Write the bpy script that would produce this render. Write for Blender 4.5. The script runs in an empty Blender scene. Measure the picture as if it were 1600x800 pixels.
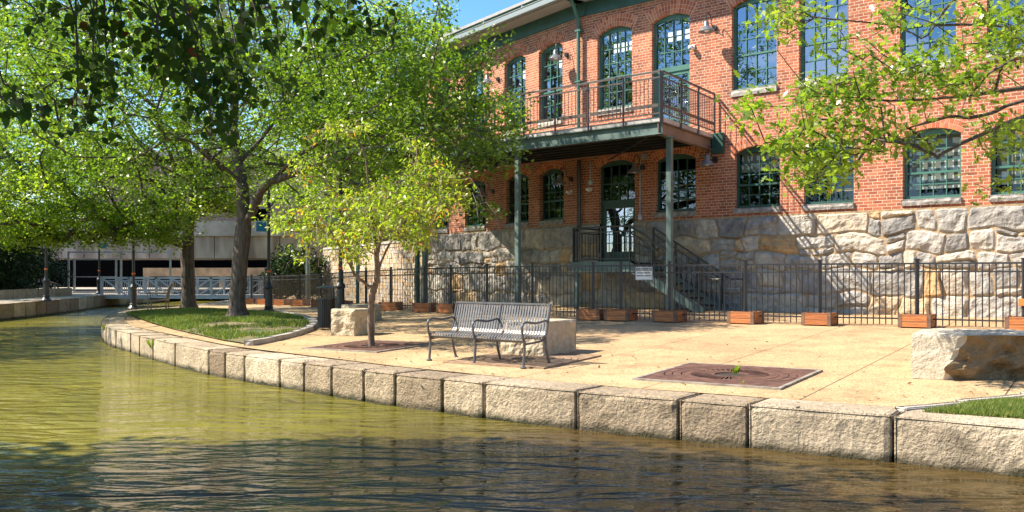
import bpy, bmesh, math, random
import numpy as np
from mathutils import Vector, Matrix, noise, geometry
R_ = math.radians
scene = bpy.context.scene
C = scene.collection
random.seed(7)
rng = np.random.default_rng(7)

# ---------------------------------------------------------------- camera / light
F, HZ, EYE = 1450.0, 430.0, 1.3          # focal length (px of the 1600 photo), horizon row, eye height
cam = bpy.data.cameras.new('camera'); co = bpy.data.objects.new('camera', cam); C.objects.link(co)
co.location = (0, 0, EYE); co.rotation_euler = (R_(90), 0, 0)
cam.sensor_width = 36; cam.lens = 36*F/1600; cam.shift_y = (HZ-400)/1600
cam.clip_end = 3000; cam.clip_start = .05
scene.camera = co
L = Vector((-.687, .018, .727)).normalized()          # towards the sun
elev = math.asin(L.z); azi = math.atan2(L.x, L.y)
w = bpy.data.worlds.new('World'); scene.world = w; w.use_nodes = True
nt = w.node_tree; bg = nt.nodes['Background']
sky = nt.nodes.new('ShaderNodeTexSky'); sky.sky_type = 'NISHITA'; sky.sun_disc = False
sky.sun_elevation = elev; sky.sun_rotation = azi; sky.air_density = 1.0; sky.dust_density = .3; sky.ozone_density = 3.0
tc = nt.nodes.new('ShaderNodeTexCoord'); mp = nt.nodes.new('ShaderNodeMapping'); mp.inputs['Scale'].default_value = (1, 1, 2.6)
cn = nt.nodes.new('ShaderNodeTexNoise'); cn.inputs['Scale'].default_value = 2.2; cn.inputs['Detail'].default_value = 9; cn.inputs['Roughness'].default_value = .6
cr = nt.nodes.new('ShaderNodeValToRGB'); cr.color_ramp.elements[0].position = .57; cr.color_ramp.elements[1].position = .72; mp.inputs['Location'].default_value = (7.3, 4.2, 1.4)
mx = nt.nodes.new('ShaderNodeMix'); mx.data_type = 'RGBA'; mx.inputs[7].default_value = (7.5, 7.8, 8.3, 1)
nt.links.new(tc.outputs['Generated'], mp.inputs['Vector']); nt.links.new(mp.outputs[0], cn.inputs['Vector'])
nt.links.new(cn.outputs['Fac'], cr.inputs['Fac']); nt.links.new(cr.outputs['Color'], mx.inputs[0])
hs = nt.nodes.new('ShaderNodeHueSaturation'); hs.inputs['Saturation'].default_value = 1.25; hs.inputs['Value'].default_value = .76
nt.links.new(sky.outputs[0], hs.inputs['Color']); nt.links.new(hs.outputs[0], mx.inputs[6]); nt.links.new(mx.outputs[2], bg.inputs['Color'])
bg.inputs['Strength'].default_value = .15
sl = bpy.data.lights.new('sun', 'SUN'); sl.energy = 5.0; sl.angle = R_(.5); sl.color = (1.0, .905, .76)
so = bpy.data.objects.new('sun', sl); C.objects.link(so); so.rotation_euler = L.to_track_quat('Z', 'Y').to_euler(); so.location = (-20, 0, 30)
scene.view_settings.view_transform = 'Standard'; scene.view_settings.look = 'None'
scene.view_settings.exposure = 1.24; scene.view_settings.gamma = 1
scene.render.engine = 'CYCLES'
scene.cycles.max_bounces = 8; scene.cycles.transparent_max_bounces = 12; scene.cycles.caustics_reflective = False; scene.cycles.caustics_refractive = False

# ---------------------------------------------------------------- materials
MATS = {}
def mat(name, col, rough=.7, metal=0., var=.0, scale=4., bump=0., bscale=30., col2=None, spec=.5, detail=6., bdist=.02, stretch=None, fac=(.35, .65)):
    if name in MATS: return MATS[name]
    m = bpy.data.materials.new(name); m.use_nodes = True; t = m.node_tree; p = t.nodes['Principled BSDF']
    p.inputs['Roughness'].default_value = rough; p.inputs['Metallic'].default_value = metal
    p.inputs['Specular IOR Level'].default_value = spec
    p.inputs['Base Color'].default_value = (*col, 1)
    tc = t.nodes.new('ShaderNodeTexCoord'); vec = tc.outputs['Object']
    if stretch:
        q = t.nodes.new('ShaderNodeMapping'); q.inputs['Scale'].default_value = stretch; t.links.new(vec, q.inputs['Vector']); vec = q.outputs[0]
    if var or col2:
        n = t.nodes.new('ShaderNodeTexNoise'); n.inputs['Scale'].default_value = scale; n.inputs['Detail'].default_value = detail
        r = t.nodes.new('ShaderNodeValToRGB'); r.color_ramp.elements[0].position = fac[0]; r.color_ramp.elements[1].position = fac[1]
        c2 = col2 or tuple(min(1, c*(1+var)) for c in col)
        r.color_ramp.elements[0].color = (*(col if col2 else tuple(c*(1-var) for c in col)), 1); r.color_ramp.elements[1].color = (*c2, 1)
        t.links.new(vec, n.inputs['Vector']); t.links.new(n.outputs['Fac'], r.inputs['Fac']); t.links.new(r.outputs['Color'], p.inputs['Base Color'])
    if bump:
        n = t.nodes.new('ShaderNodeTexNoise'); n.inputs['Scale'].default_value = bscale; n.inputs['Detail'].default_value = 5
        b = t.nodes.new('ShaderNodeBump'); b.inputs['Strength'].default_value = bump; b.inputs['Distance'].default_value = bdist
        t.links.new(vec, n.inputs['Vector']); t.links.new(n.outputs['Fac'], b.inputs['Height']); t.links.new(b.outputs[0], p.inputs['Normal'])
    MATS[name] = m; return m

def nodes_of(m): return m.node_tree, m.node_tree.nodes, m.node_tree.links
def math_(t, op, a, b=None, c=None):
    n = t.nodes.new('ShaderNodeMath'); n.operation = op
    for i, v in enumerate((a, b, c)):
        if v is None: continue
        if isinstance(v, (int, float)): n.inputs[i].default_value = v
        else: t.links.new(v, n.inputs[i])
    return n.outputs[0]
def ramp(t, fac, stops):
    r = t.nodes.new('ShaderNodeValToRGB'); e = r.color_ramp.elements
    while len(e) < len(stops): e.new(.5)
    for k, (p, c) in enumerate(stops): e[k].position = p; e[k].color = (*c, 1)
    t.links.new(fac, r.inputs['Fac']); return r.outputs['Color']
def noise_n(t, vec, scale, detail=5., rough=.5):
    n = t.nodes.new('ShaderNodeTexNoise'); n.inputs['Scale'].default_value = scale; n.inputs['Detail'].default_value = detail; n.inputs['Roughness'].default_value = rough
    t.links.new(vec, n.inputs['Vector']); return n.outputs['Fac']
def mixc(t, fac, a, b, mode='MIX'):
    n = t.nodes.new('ShaderNodeMix'); n.data_type = 'RGBA'; n.blend_type = mode
    for i, v in ((0, fac), (6, a), (7, b)):
        if isinstance(v, (int, float)): n.inputs[i].default_value = v
        elif isinstance(v, tuple): n.inputs[i].default_value = (*v, 1)
        else: t.links.new(v, n.inputs[i])
    return n.outputs[2]
def base(name):
    m = bpy.data.materials.new(name); m.use_nodes = True; t = m.node_tree
    return m, t, t.nodes['Principled BSDF'], t.nodes.new('ShaderNodeTexCoord').outputs['Object']
def bump(t, p, h, s, d=.02):
    b = t.nodes.new('ShaderNodeBump'); b.inputs['Strength'].default_value = s; b.inputs['Distance'].default_value = d
    t.links.new(h, b.inputs['Height']); t.links.new(b.outputs[0], p.inputs['Normal']); return b

def brick_mat():
    m, t, p, vec = base('brick')
    s = t.nodes.new('ShaderNodeSeparateXYZ'); c = t.nodes.new('ShaderNodeCombineXYZ'); t.links.new(vec, s.inputs[0])
    xy = math_(t, 'ADD', s.outputs[0], s.outputs[1])
    t.links.new(xy, c.inputs[0]); t.links.new(s.outputs[2], c.inputs[1])
    # slight wobble of the courses
    b = t.nodes.new('ShaderNodeTexBrick'); b.offset = .5; b.squash = .5; b.squash_frequency = 6
    for k, v in (('Scale', 1.), ('Mortar Size', .0072), ('Mortar Smooth', .3), ('Bias', .0), ('Brick Width', .218), ('Row Height', .0745)): b.inputs[k].default_value = v
    b.inputs['Color1'].default_value = (.0, .0, .0, 1); b.inputs['Color2'].default_value = (1, 1, 1, 1); b.inputs['Mortar'].default_value = (.5, .5, .5, 1)
    t.links.new(c.outputs[0], b.inputs['Vector'])
    col = ramp(t, b.outputs['Color'], [(0, (.25, .055, .026)), (.3, (.40, .095, .04)), (.65, (.50, .14, .06)), (1, (.60, .21, .10))])
    n = noise_n(t, vec, 1.1, 6); col = mixc(t, .35, col, ramp(t, n, [(.3, (.22, .09, .06)), (.7, (.55, .19, .09))]))
    n2 = noise_n(t, vec, 40, 4); col = mixc(t, .5, col, ramp(t, n2, [(.3, (.6, .6, .6)), (.75, (1.15, 1.1, 1.05))]), 'MULTIPLY')
    q = t.nodes.new('ShaderNodeMapping'); q.inputs['Scale'].default_value = (1.6, 1.6, .35); t.links.new(vec, q.inputs['Vector']); ns = noise_n(t, q.outputs[0], 1, 6, .65); col = mixc(t, .7, col, ramp(t, ns, [(.34, (.62, .58, .56)), (.52, (1, 1, 1)), (.75, (1.15, 1.12, 1.1))]), 'MULTIPLY')
    mort = ramp(t, noise_n(t, vec, 3, 5), [(.3, (.46, .37, .26)), (.7, (.68, .57, .43))])
    col = mixc(t, b.outputs['Fac'], col, mort); t.links.new(col, p.inputs['Base Color'])
    p.inputs['Roughness'].default_value = .85
    h = math_(t, 'SUBTRACT', math_(t, 'MULTIPLY', n2, .35), b.outputs['Fac']); bump(t, p, h, .55, .008)
    return m
def attr_mat(name, stops, rough=.8, nscale=14, namt=.5, bstr=.6, bscale=12, bdist=.03, attr='tone', stain=None):
    m, t, p, vec = base(name)
    a = t.nodes.new('ShaderNodeAttribute'); a.attribute_name = attr
    col = ramp(t, a.outputs['Fac'], stops)
    n = noise_n(t, vec, nscale, 7, .6); col = mixc(t, namt, col, ramp(t, n, [(.3, (.5, .5, .52)), (.72, (1.25, 1.2, 1.12))]), 'MULTIPLY')
    if stain:
        n3 = noise_n(t, vec, stain[0], 5, .65); k = ramp(t, n3, [(stain[1], (0, 0, 0)), (stain[1]+.14, (1, 1, 1))])
        col = mixc(t, k, col, stain[2])
    if name == 'canal stone':
        s = t.nodes.new('ShaderNodeSeparateXYZ'); t.links.new(vec, s.inputs[0]); nn = noise_n(t, vec, 7, 5)
        zz = math_(t, 'ADD', s.outputs[2], math_(t, 'MULTIPLY', nn, -.16)); k = ramp(t, math_(t, 'ADD', zz, 1.), [(.515, (1, 1, 1)), (.60, (0, 0, 0))]); col = mixc(t, k, col, (.045, .045, .022))
        st = noise_n(t, vec, 1.1, 4); k2 = ramp(t, st, [(.44, (0, 0, 0)), (.62, (1, 1, 1))]); col = mixc(t, math_(t, 'MULTIPLY', k2, .4), col, (.20, .15, .10))
    t.links.new(col, p.inputs['Base Color']); p.inputs['Roughness'].default_value = rough; p.inputs['Specular IOR Level'].default_value = .25
    n2 = noise_n(t, vec, bscale, 8, .62); bump(t, p, n2, bstr, bdist)
    return m
def leaf_mat(name, stops, rough=.35, trans=.35, tcol=1.5, spec=.5):
    m, t, p, vec = base(name)
    a = t.nodes.new('ShaderNodeAttribute'); a.attribute_name = 'tone'
    col = ramp(t, a.outputs['Fac'], stops); t.links.new(col, p.inputs['Base Color']); p.inputs['Roughness'].default_value = rough
    p.inputs['Specular IOR Level'].default_value = spec
    tr = t.nodes.new('ShaderNodeBsdfTranslucent'); tcx = mixc(t, 1., col, (tcol*1.05, tcol*1.1, tcol*.45), 'MULTIPLY'); t.links.new(tcx, tr.inputs['Color'])
    mxs = t.nodes.new('ShaderNodeMixShader'); mxs.inputs[0].default_value = trans
    t.links.new(p.outputs[0], mxs.inputs[1]); t.links.new(tr.outputs[0], mxs.inputs[2]); t.links.new(mxs.outputs[0], t.nodes['Material Output'].inputs['Surface'])
    return m
def plaza_mat():
    m, t, p, vec = base('exposed aggregate')
    n = noise_n(t, vec, 48, 3, .75); n1 = noise_n(t, vec, .5, 6, .6); n2 = noise_n(t, vec, 18, 4)
    col = ramp(t, n, [(.30, (.12, .075, .04)), (.44, (.42, .28, .15)), (.6, (.62, .45, .26)), (.78, (.88, .74, .54))])
    col = mixc(t, 1., col, ramp(t, n1, [(.3, (.78, .76, .74)), (.7, (1.08, 1.06, 1.04))]), 'MULTIPLY')
    col = mixc(t, .5, col, ramp(t, n2, [(.3, (.75, .75, .75)), (.7, (1.1, 1.1, 1.1))]), 'MULTIPLY')
    n4 = noise_n(t, vec, 1.7, 8, .7); col = mixc(t, .8, col, ramp(t, n4, [(.32, (.62, .58, .54)), (.5, (1, 1, 1)), (.75, (1.1, 1.1, 1.12))]), 'MULTIPLY')
    s = t.nodes.new('ShaderNodeSeparateXYZ'); t.links.new(vec, s.inputs[0])
    def joint(ax, ay, pitch, off):
        q = math_(t, 'ADD', math_(t, 'ADD', math_(t, 'MULTIPLY', s.outputs[0], ax), math_(t, 'MULTIPLY', s.outputs[1], ay)), off)
        f = math_(t, 'ABSOLUTE', math_(t, 'SUBTRACT', math_(t, 'FRACT', math_(t, 'DIVIDE', q, pitch)), .5))
        return math_(t, 'GREATER_THAN', f, .5-.009/pitch)
    j = math_(t, 'MAXIMUM', joint(.84, -.54, 1.78, 4.47), joint(.54, .84, 4.2, -1.2))
    col = mixc(t, math_(t, 'MULTIPLY', j, .85), col, (.06, .045, .035))
    t.links.new(col, p.inputs['Base Color']); p.inputs['Roughness'].default_value = .9; p.inputs['Specular IOR Level'].default_value = .2
    bump(t, p, n, .5, .006); return m
def water_mat():
    m, t, p, vec = base('murky water')
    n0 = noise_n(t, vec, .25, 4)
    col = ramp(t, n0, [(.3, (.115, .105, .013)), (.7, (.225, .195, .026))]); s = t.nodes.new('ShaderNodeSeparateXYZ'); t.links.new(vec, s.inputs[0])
    shade_k = math_(t, 'ADD', math_(t, 'SUBTRACT', 12.7, s.outputs[1]), math_(t, 'MULTIPLY', s.outputs[0], .8))
    shade_k = math_(t, 'ADD', shade_k, math_(t, 'MULTIPLY', noise_n(t, vec, .5, 3), 2.)); shade_k = math_(t, 'DIVIDE', shade_k, 5.)
    col = mixc(t, ramp(t, shade_k, [(.1, (0, 0, 0)), (.8, (1, 1, 1))]), col, (.075, .048, .014))   # tree shade put into the colour: lit olive at left, brown at near right
    t.links.new(col, p.inputs['Base Color'])
    p.inputs['Roughness'].default_value = .03; p.inputs['IOR'].default_value = 1.33; p.inputs['Specular IOR Level'].default_value = .62
    def lay(sc, rot, det, dist):
        q = t.nodes.new('ShaderNodeMapping'); q.inputs['Scale'].default_value = sc; q.inputs['Rotation'].default_value = (0, 0, rot); t.links.new(vec, q.inputs['Vector'])
        n = t.nodes.new('ShaderNodeTexNoise'); n.inputs['Scale'].default_value = 1; n.inputs['Detail'].default_value = det; n.inputs['Distortion'].default_value = dist; t.links.new(q.outputs[0], n.inputs['Vector']); return n.outputs['Fac']
    a = lay((.9, 2.5, 1), R_(12), 2, .9); b = lay((3., 7., 1), R_(-14), 3, .6); c = lay((12, 22, 1), R_(30), 2, .2)
    h = math_(t, 'ADD', math_(t, 'ADD', math_(t, 'MULTIPLY', a, 1.5), math_(t, 'MULTIPLY', b, .30)), math_(t, 'MULTIPLY', c, .10))
    am = math_(t, 'MULTIPLY_ADD', noise_n(t, vec, .45, 3), 1.5, .15)
    bump(t, p, math_(t, 'MULTIPLY', h, am), 1., .15); return m
def glass_mat(nm='window glass', k=.30):
    m, t, p, vec = base(nm); t.nodes.remove(p)
    g = t.nodes.new('ShaderNodeBsdfGlossy'); g.inputs['Roughness'].default_value = .015; g.inputs['Color'].default_value = (.62, .72, .86, 1)
    tr = t.nodes.new('ShaderNodeBsdfTransparent'); tr.inputs['Color'].default_value = (.78, .82, .8, 1)
    lw = t.nodes.new('ShaderNodeLayerWeight'); lw.inputs['Blend'].default_value = .35
    fac = math_(t, 'MULTIPLY_ADD', lw.outputs['Facing'], .45, k)
    mxs = t.nodes.new('ShaderNodeMixShader'); t.links.new(fac, mxs.inputs[0]); t.links.new(tr.outputs[0], mxs.inputs[1]); t.links.new(g.outputs[0], mxs.inputs[2])
    n = noise_n(t, vec, 1.6, 2); b = t.nodes.new('ShaderNodeBump'); b.inputs['Strength'].default_value = .25; b.inputs['Distance'].default_value = .012
    t.links.new(n, b.inputs['Height']); t.links.new(b.outputs[0], g.inputs['Normal'])
    t.links.new(mxs.outputs[0], t.nodes['Material Output'].inputs['Surface']); return m
def bark_mat(name, c1, c2, sc=7):
    m, t, p, vec = base(name)
    q = t.nodes.new('ShaderNodeMapping'); q.inputs['Scale'].default_value = (sc*2.6, sc*2.6, sc*.55); t.links.new(vec, q.inputs['Vector'])
    n = noise_n(t, q.outputs[0], 1, 8, .65); t.links.new(ramp(t, n, [(.3, c1), (.68, c2)]), p.inputs['Base Color']); p.inputs['Roughness'].default_value = .9
    bump(t, p, n, 1., .045); return m
def grid_mat():
    m, t, p, vec = base('grid blind')
    s = t.nodes.new('ShaderNodeSeparateXYZ'); t.links.new(vec, s.inputs[0])
    gx = math_(t, 'GREATER_THAN', math_(t, 'FRACT', math_(t, 'DIVIDE', s.outputs[0], .26)), .42)
    gz = math_(t, 'GREATER_THAN', math_(t, 'FRACT', math_(t, 'DIVIDE', s.outputs[2], .21)), .42)
    col = mixc(t, math_(t, 'MULTIPLY', gx, gz), (.30, .31, .29), (1, 1, .95)); t.links.new(col, p.inputs['Base Color']); p.inputs['Roughness'].default_value = .9  # grey blind with a grid of pale squares
    p.inputs['Emission Strength'].default_value = 0; return m
def wood_mat():
    m, t, p, vec = base('stained planks')
    oi = t.nodes.new('ShaderNodeObjectInfo')
    q = t.nodes.new('ShaderNodeMapping'); q.inputs['Scale'].default_value = (4, 4, 60); t.links.new(vec, q.inputs['Vector']); t.links.new(oi.outputs['Random'], q.inputs['Location'])
    n = noise_n(t, q.outputs[0], 1, 5, .6); s = t.nodes.new('ShaderNodeSeparateXYZ'); t.links.new(vec, s.inputs[0])
    pl = math_(t, 'GREATER_THAN', math_(t, 'ABSOLUTE', math_(t, 'SUBTRACT', math_(t, 'FRACT', math_(t, 'DIVIDE', s.outputs[2], .115)), .5)), .465)
    col = ramp(t, n, [(.3, (.22, .07, .025)), (.5, (.46, .16, .05)), (.72, (.62, .27, .10))])
    col = mixc(t, .5, col, ramp(t, oi.outputs['Random'], [(0, (.5, .42, .36)), (1, (1.2, 1.15, 1.05))]), 'MULTIPLY')
    col = mixc(t, pl, col, (.03, .015, .008)); t.links.new(col, p.inputs['Base Color']); p.inputs['Roughness'].default_value = .6
    bump(t, p, math_(t, 'SUBTRACT', n, pl), .4, .006); return m

M = dict(
 brick=brick_mat(), plaza=plaza_mat(), water=water_mat(), glass=glass_mat(), glass2=glass_mat('clear window glass', .06), blind=grid_mat(), wood=wood_mat(),
 stone=attr_mat('quarry stone', [(0, (.25, .24, .23)), (.3, (.40, .385, .36)), (.55, (.53, .49, .43)), (.75, (.60, .48, .33)), (1, (.56, .37, .19))], nscale=4, namt=.9, bscale=9, bstr=1., bdist=.07, stain=(2.2, .62, (.40, .24, .12))),
 mortar=mat('tan mortar', (.36, .25, .14), .95, var=.25, scale=6, bump=.8, bscale=25, bdist=.03),
 coping=attr_mat('canal stone', [(0, (.30, .22, .15)), (.35, (.50, .40, .28)), (1, (.68, .57, .42))], nscale=15, namt=.85, bscale=30, bstr=1., bdist=.05, stain=(2.3, .60, (.15, .125, .09))),
 block=attr_mat('seat stone', [(0, (.27, .19, .105)), (.08, (.50, .42, .29)), (1, (.62, .56, .46))], nscale=10, namt=.6, bscale=22, bstr=.9, bdist=.04, stain=(2.5, .66, (.26, .20, .11))),
 green=mat('dark green paint', (.022, .078, .062), .45, var=.15, scale=3), green2=mat('mid green paint', (.05, .15, .115), .45, var=.12, scale=3),
 steel=mat('weathered green steel', (.105, .155, .14), .5, var=.25, scale=2.5, bump=.1),
 steel2=mat('brown beam paint', (.20, .145, .11), .6, var=.2, scale=2),
 iron=mat('black iron', (.018, .019, .021), .4, spec=.6), rail=mat('bronze rail', (.085, .066, .058), .45), bench=mat('bench strap steel', (.115, .115, .12), .46, metal=.25, var=.18, scale=5, spec=.7),
 frame=mat('bench frame', (.10, .10, .105), .42, metal=.2), fence=mat('fence coating', (.030, .031, .036), .42, spec=.5), galv=mat('galvanised steel', (.42, .45, .50), .45, metal=.5, var=.12, scale=3),
 dark=mat('dark interior', (.004, .004, .004), .9, spec=0), conc=mat('concrete', (.42, .39, .36), .9, var=.22, scale=.8, bump=.2, bscale=6), conc2=mat('stained concrete', (.20, .16, .14), .9, col2=(.46, .42, .38), scale=1.1, stretch=(1, 1, .25), bump=.2, bscale=6),
 pink=mat('mauve render', (.31, .19, .165), .9, var=.15, scale=.5), gutter=mat('gutter metal', (.30, .33, .32), .4, metal=.3), roofm=mat('roof metal', (.36, .33, .30), .5, var=.1),
 soffit=mat('soffit', (.30, .27, .23), .8), sill=mat('sill stone', (.20, .185, .17), .9, col2=(.42, .39, .35), scale=9, bump=.9, bscale=22, bdist=.03), grate=mat('rusty cast iron', (.070, .032, .022), .7, col2=(.16, .075, .05), scale=7, bump=.3, bscale=60),
 pale=mat('pale concrete strip', (.42, .38, .33), .9, var=.15, scale=6, bump=.3, bscale=40), soil=mat('soil', (.035, .026, .018), 1, var=.3, scale=9, bump=.8, bscale=25),
 lawn=mat('lawn soil', (.05, .08, .016), 1, col2=(.24, .17, .09), scale=1.6, bump=.6, bscale=30), bed=mat('river bed', (.06, .05, .03), 1),
 lamp=mat('lamp shade enamel', (.16, .17, .19), .3, spec=.6), white=mat('white enamel', (.75, .75, .73), .4), black=mat('black print', (.02, .02, .02), .6),
 blue=mat('blue banner cloth', (.03, .22, .42), .8), orange=mat('orange tape', (.75, .14, .03), .6), path=mat('path paving', (.36, .31, .24), .9, var=.2, scale=5, bump=.3, bscale=60), yellow=mat('yellow banner cloth', (.7, .42, .05), .8),
 bark=bark_mat('oak bark', (.030, .022, .017), (.17, .135, .11)), bark2=bark_mat('cherry bark', (.10, .06, .04), (.30, .21, .15), 5), twig=mat('dark twig', (.055, .042, .034), .9), twig2=mat('pale twig', (.30, .22, .18), .9),
 leafA=leaf_mat('oak leaves', [(0, (.07, .13, .014)), (.5, (.16, .25, .026)), (.85, (.27, .34, .04)), (1, (.33, .36, .05))], rough=.38, trans=.5, tcol=1.9, spec=.75),
 leafB=leaf_mat('cherry leaves', [(0, (.13, .21, .02)), (.5, (.23, .32, .035)), (.86, (.33, .34, .04)), (.96, (.45, .33, .05)), (1, (.50, .20, .05))], rough=.38, trans=.48, tcol=1.8),
 leafC=leaf_mat('linden leaves', [(0, (.022, .055, .012)), (.8, (.060, .105, .018)), (.93, (.16, .12, .025)), (1, (.15, .035, .02))], rough=.6, trans=.42, tcol=1.5, spec=.12),
 leafD=leaf_mat('pin oak leaves', [(0, (.07, .14, .016)), (.5, (.16, .25, .026)), (.92, (.26, .31, .035)), (1, (.30, .17, .06))], rough=.30, trans=.48, tcol=1.9, spec=.6),
 leafE=leaf_mat('shrub leaves', [(0, (.012, .032, .008)), (.6, (.028, .060, .012)), (1, (.06, .10, .02))], rough=.4, trans=.2),
 grass=leaf_mat('grass', [(0, (.07, .13, .015)), (.6, (.13, .21, .025)), (1, (.34, .30, .10))], rough=.6, trans=.3),
)
def vlight():
    m, t, p, vec = base('glowing far window'); p.inputs['Emission Color'].default_value = (1, .96, .9, 1); p.inputs['Emission Strength'].default_value = 1.1; p.inputs['Base Color'].default_value = (.8, .8, .8, 1); return m  # emission for the daylight of windows on the far side
M['lit'] = vlight()

# ---------------------------------------------------------------- mesh helpers
class MB:
    def __init__(s): s.v = []; s.f = []; s.t = []
    def add(s, vs, fs, tone=.5):
        o = len(s.v); s.v += [tuple(v) for v in vs]; s.f += [tuple(i+o for i in f) for f in fs]; s.t += [tone]*len(fs)
    def hexa(s, p, tone=.5):   # 8 pts: bottom 4 ccw, top 4 ccw
        s.add(p, [(3, 2, 1, 0), (4, 5, 6, 7), (0, 1, 5, 4), (1, 2, 6, 5), (2, 3, 7, 6), (3, 0, 4, 7)], tone)
    def box(s, x0, x1, y0, y1, z0, z1, tone=.5):
        s.hexa([(x0, y0, z0), (x1, y0, z0), (x1, y1, z0), (x0, y1, z0), (x0, y0, z1), (x1, y0, z1), (x1, y1, z1), (x0, y1, z1)], tone)
    def bar(s, a, b, wd, h=None, up=(0, 0, 1)):
        a = Vector(a); b = Vector(b); h = h or wd; d = (b-a).normalized(); u = Vector(up)
        if abs(d.dot(u)) > .99: u = Vector((1, 0, 0))
        r = d.cross(u).normalized(); u = r.cross(d)
        q = [(-1, -1), (1, -1), (1, 1), (-1, 1)]
        ps = [a+r*(x*wd/2)+u*(y*h/2) for x, y in q]+[b+r*(x*wd/2)+u*(y*h/2) for x, y in q]
        s.add(ps, [(0, 1, 2, 3), (7, 6, 5, 4), (0, 4, 5, 1), (1, 5, 6, 2), (2, 6, 7, 3), (3, 7, 4, 0)])
    def tube(s, pts, r, n=8, cap=True):
        pts = [Vector(p) for p in pts]; rs = r if isinstance(r, (list, tuple)) else [r]*len(pts); vs = []; fs = []; pr = None
        for i, p in enumerate(pts):
            d = (pts[min(i+1, len(pts)-1)]-pts[max(i-1, 0)]).normalized()
            if pr is None: pr = d.cross(Vector((0, 0, 1))) if abs(d.z) < .95 else d.cross(Vector((1, 0, 0)))
            pr = (pr-d*pr.dot(d)).normalized(); q = d.cross(pr)
            for k in range(n): an = 2*math.pi*k/n; vs.append(p+(pr*math.cos(an)+q*math.sin(an))*rs[i])
        for i in range(len(pts)-1):
            for k in range(n): fs.append((i*n+k, i*n+(k+1) % n, (i+1)*n+(k+1) % n, (i+1)*n+k))
        if cap: fs.append(tuple(range(n))[::-1]); fs.append(tuple((len(pts)-1)*n+k for k in range(n)))
        s.add(vs, fs)
    def lathe(s, prof, n=16, c=(0, 0, 0), axis=None, cap=True):
        vs = []; fs = []
        for r, z in prof:
            for k in range(n): an = 2*math.pi*k/n; vs.append((c[0]+r*math.cos(an), c[1]+r*math.sin(an), c[2]+z))
        for i in range(len(prof)-1):
            for k in range(n): fs.append((i*n+k, i*n+(k+1) % n, (i+1)*n+(k+1) % n, (i+1)*n+k))
        if cap: fs.append(tuple(range(n))[::-1]); fs.append(tuple((len(prof)-1)*n+k for k in range(n)))
        s.add(vs, fs)
    def prism(s, poly, z0, z1, tone=.5):
        n = len(poly); vs = [(x, y, z0) for x, y in poly]+[(x, y, z1) for x, y in poly]
        s.add(vs, [tuple(range(n))[::-1], tuple(range(n, 2*n))]+[(i, (i+1) % n, (i+1) % n+n, i+n) for i in range(n)], tone)
    def build(s, name, m, parent=None, loc=(0, 0, 0), rz=0, smooth=False, bevel=0):
        me = bpy.data.meshes.new(name); me.from_pydata(s.v, [], s.f); me.materials.append(m)
        a = me.attributes.new('tone', 'FLOAT', 'FACE'); a.data.foreach_set('value', np.array(s.t, dtype=np.float32))
        if smooth: me.polygons.foreach_set('use_smooth', [True]*len(me.polygons))
        me.update()
        o = bpy.data.objects.new(name, me); C.objects.link(o); o.location = loc; o.rotation_euler = (0, 0, rz)
        if parent: o.parent = parent
        if bevel:
            b = o.modifiers.new('edge', 'BEVEL'); b.width = bevel; b.segments = 2; b.limit_method = 'ANGLE'; b.angle_limit = R_(40)
        return o
def tag(o, label=None, cat=None, group=None, kind=None):
    for k, v in (('label', label), ('category', cat), ('group', group), ('kind', kind)):
        if v: o[k] = v
    return o
def thing(name, label, cat, loc=(0, 0, 0), rz=0, group=None):
    o = bpy.data.objects.new(name, None); C.objects.link(o); o.location = loc; o.rotation_euler = (0, 0, rz); o.empty_display_size = .2
    return tag(o, label, cat, group)
def dup(o, loc=None, rz=None, label=None, parent=None):
    c = o.copy(); C.objects.link(c)
    if parent: c.parent = parent
    if loc is not None: c.location = loc
    if rz is not None: c.rotation_euler = (0, 0, rz)
    if label: c['label'] = label
    for ch in list(KIDS.get(o.name, [])): dup(ch, parent=c)
    KIDS[c.name] = [x for x in C.objects if x.parent == c]
    return c
KIDS = {}
def remember(o):
    ks = [x for x in C.objects if x.parent == o]; KIDS[o.name] = ks
    for k in ks: remember(k)
    return o
def smooth(a, b, x): t = min(1, max(0, (x-a)/(b-a))); return t*t*(3-2*t)
def zg(x, y):      # plaza level: rises gently from the canal to the building
    d = .53*x+.84*y-9.3
    return .4*smooth(-12, 2.5, x)*min(1, max(0, d/14))
def gp(px, py, off=0):   # where a sight line of the photograph meets the paved ground
    r = (px-800)/F; z = 0
    for _ in range(30):
        Y = (EYE-z)*F/(py-HZ); z = .5*z+.5*(zg(r*Y, Y)+off)
    return Vector((r*Y, Y, zg(r*Y, Y)+off))
def wp(px, py, z=-.43): Y = (EYE-z)*F/(py-HZ); return Vector(((px-800)/F*Y, Y, z))
AX = Vector((.84, -.54, 0)).normalized(); BX = Vector((.54, .84, 0)).normalized()   # paving directions
RA = math.atan2(AX.y, AX.x)

def sheet(name, poly, zf, m, step=1., parent=None, lim=None, kind='structure', skip=None):
    xs = [p[0] for p in poly]; ys = [p[1] for p in poly]; pts = [Vector((p[0], p[1])) for p in poly]; n = len(pts)
    x0, x1, y0, y1 = min(xs), max(xs), min(ys), max(ys)
    if lim: x0, x1, y0, y1 = lim
    x = x0+step/2
    while x < x1:
        y = y0+step/2
        while y < y1: pts.append(Vector((x, y))); y += step
        x += step
    v, e, f, *_ = geometry.delaunay_2d_cdt(pts, [(i, (i+1) % n) for i in range(n)], [], 1, 1e-4)
    mb = MB(); mb.add([(p.x, p.y, zf(p.x, p.y)) for p in v], [tuple(q) for q in f])
    o = mb.build(name, m, parent, smooth=True)
    if kind: o['kind'] = kind
    return o
def nz(x, y, z, s): return noise.noise(Vector((x*s, y*s, z*s)))

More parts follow.
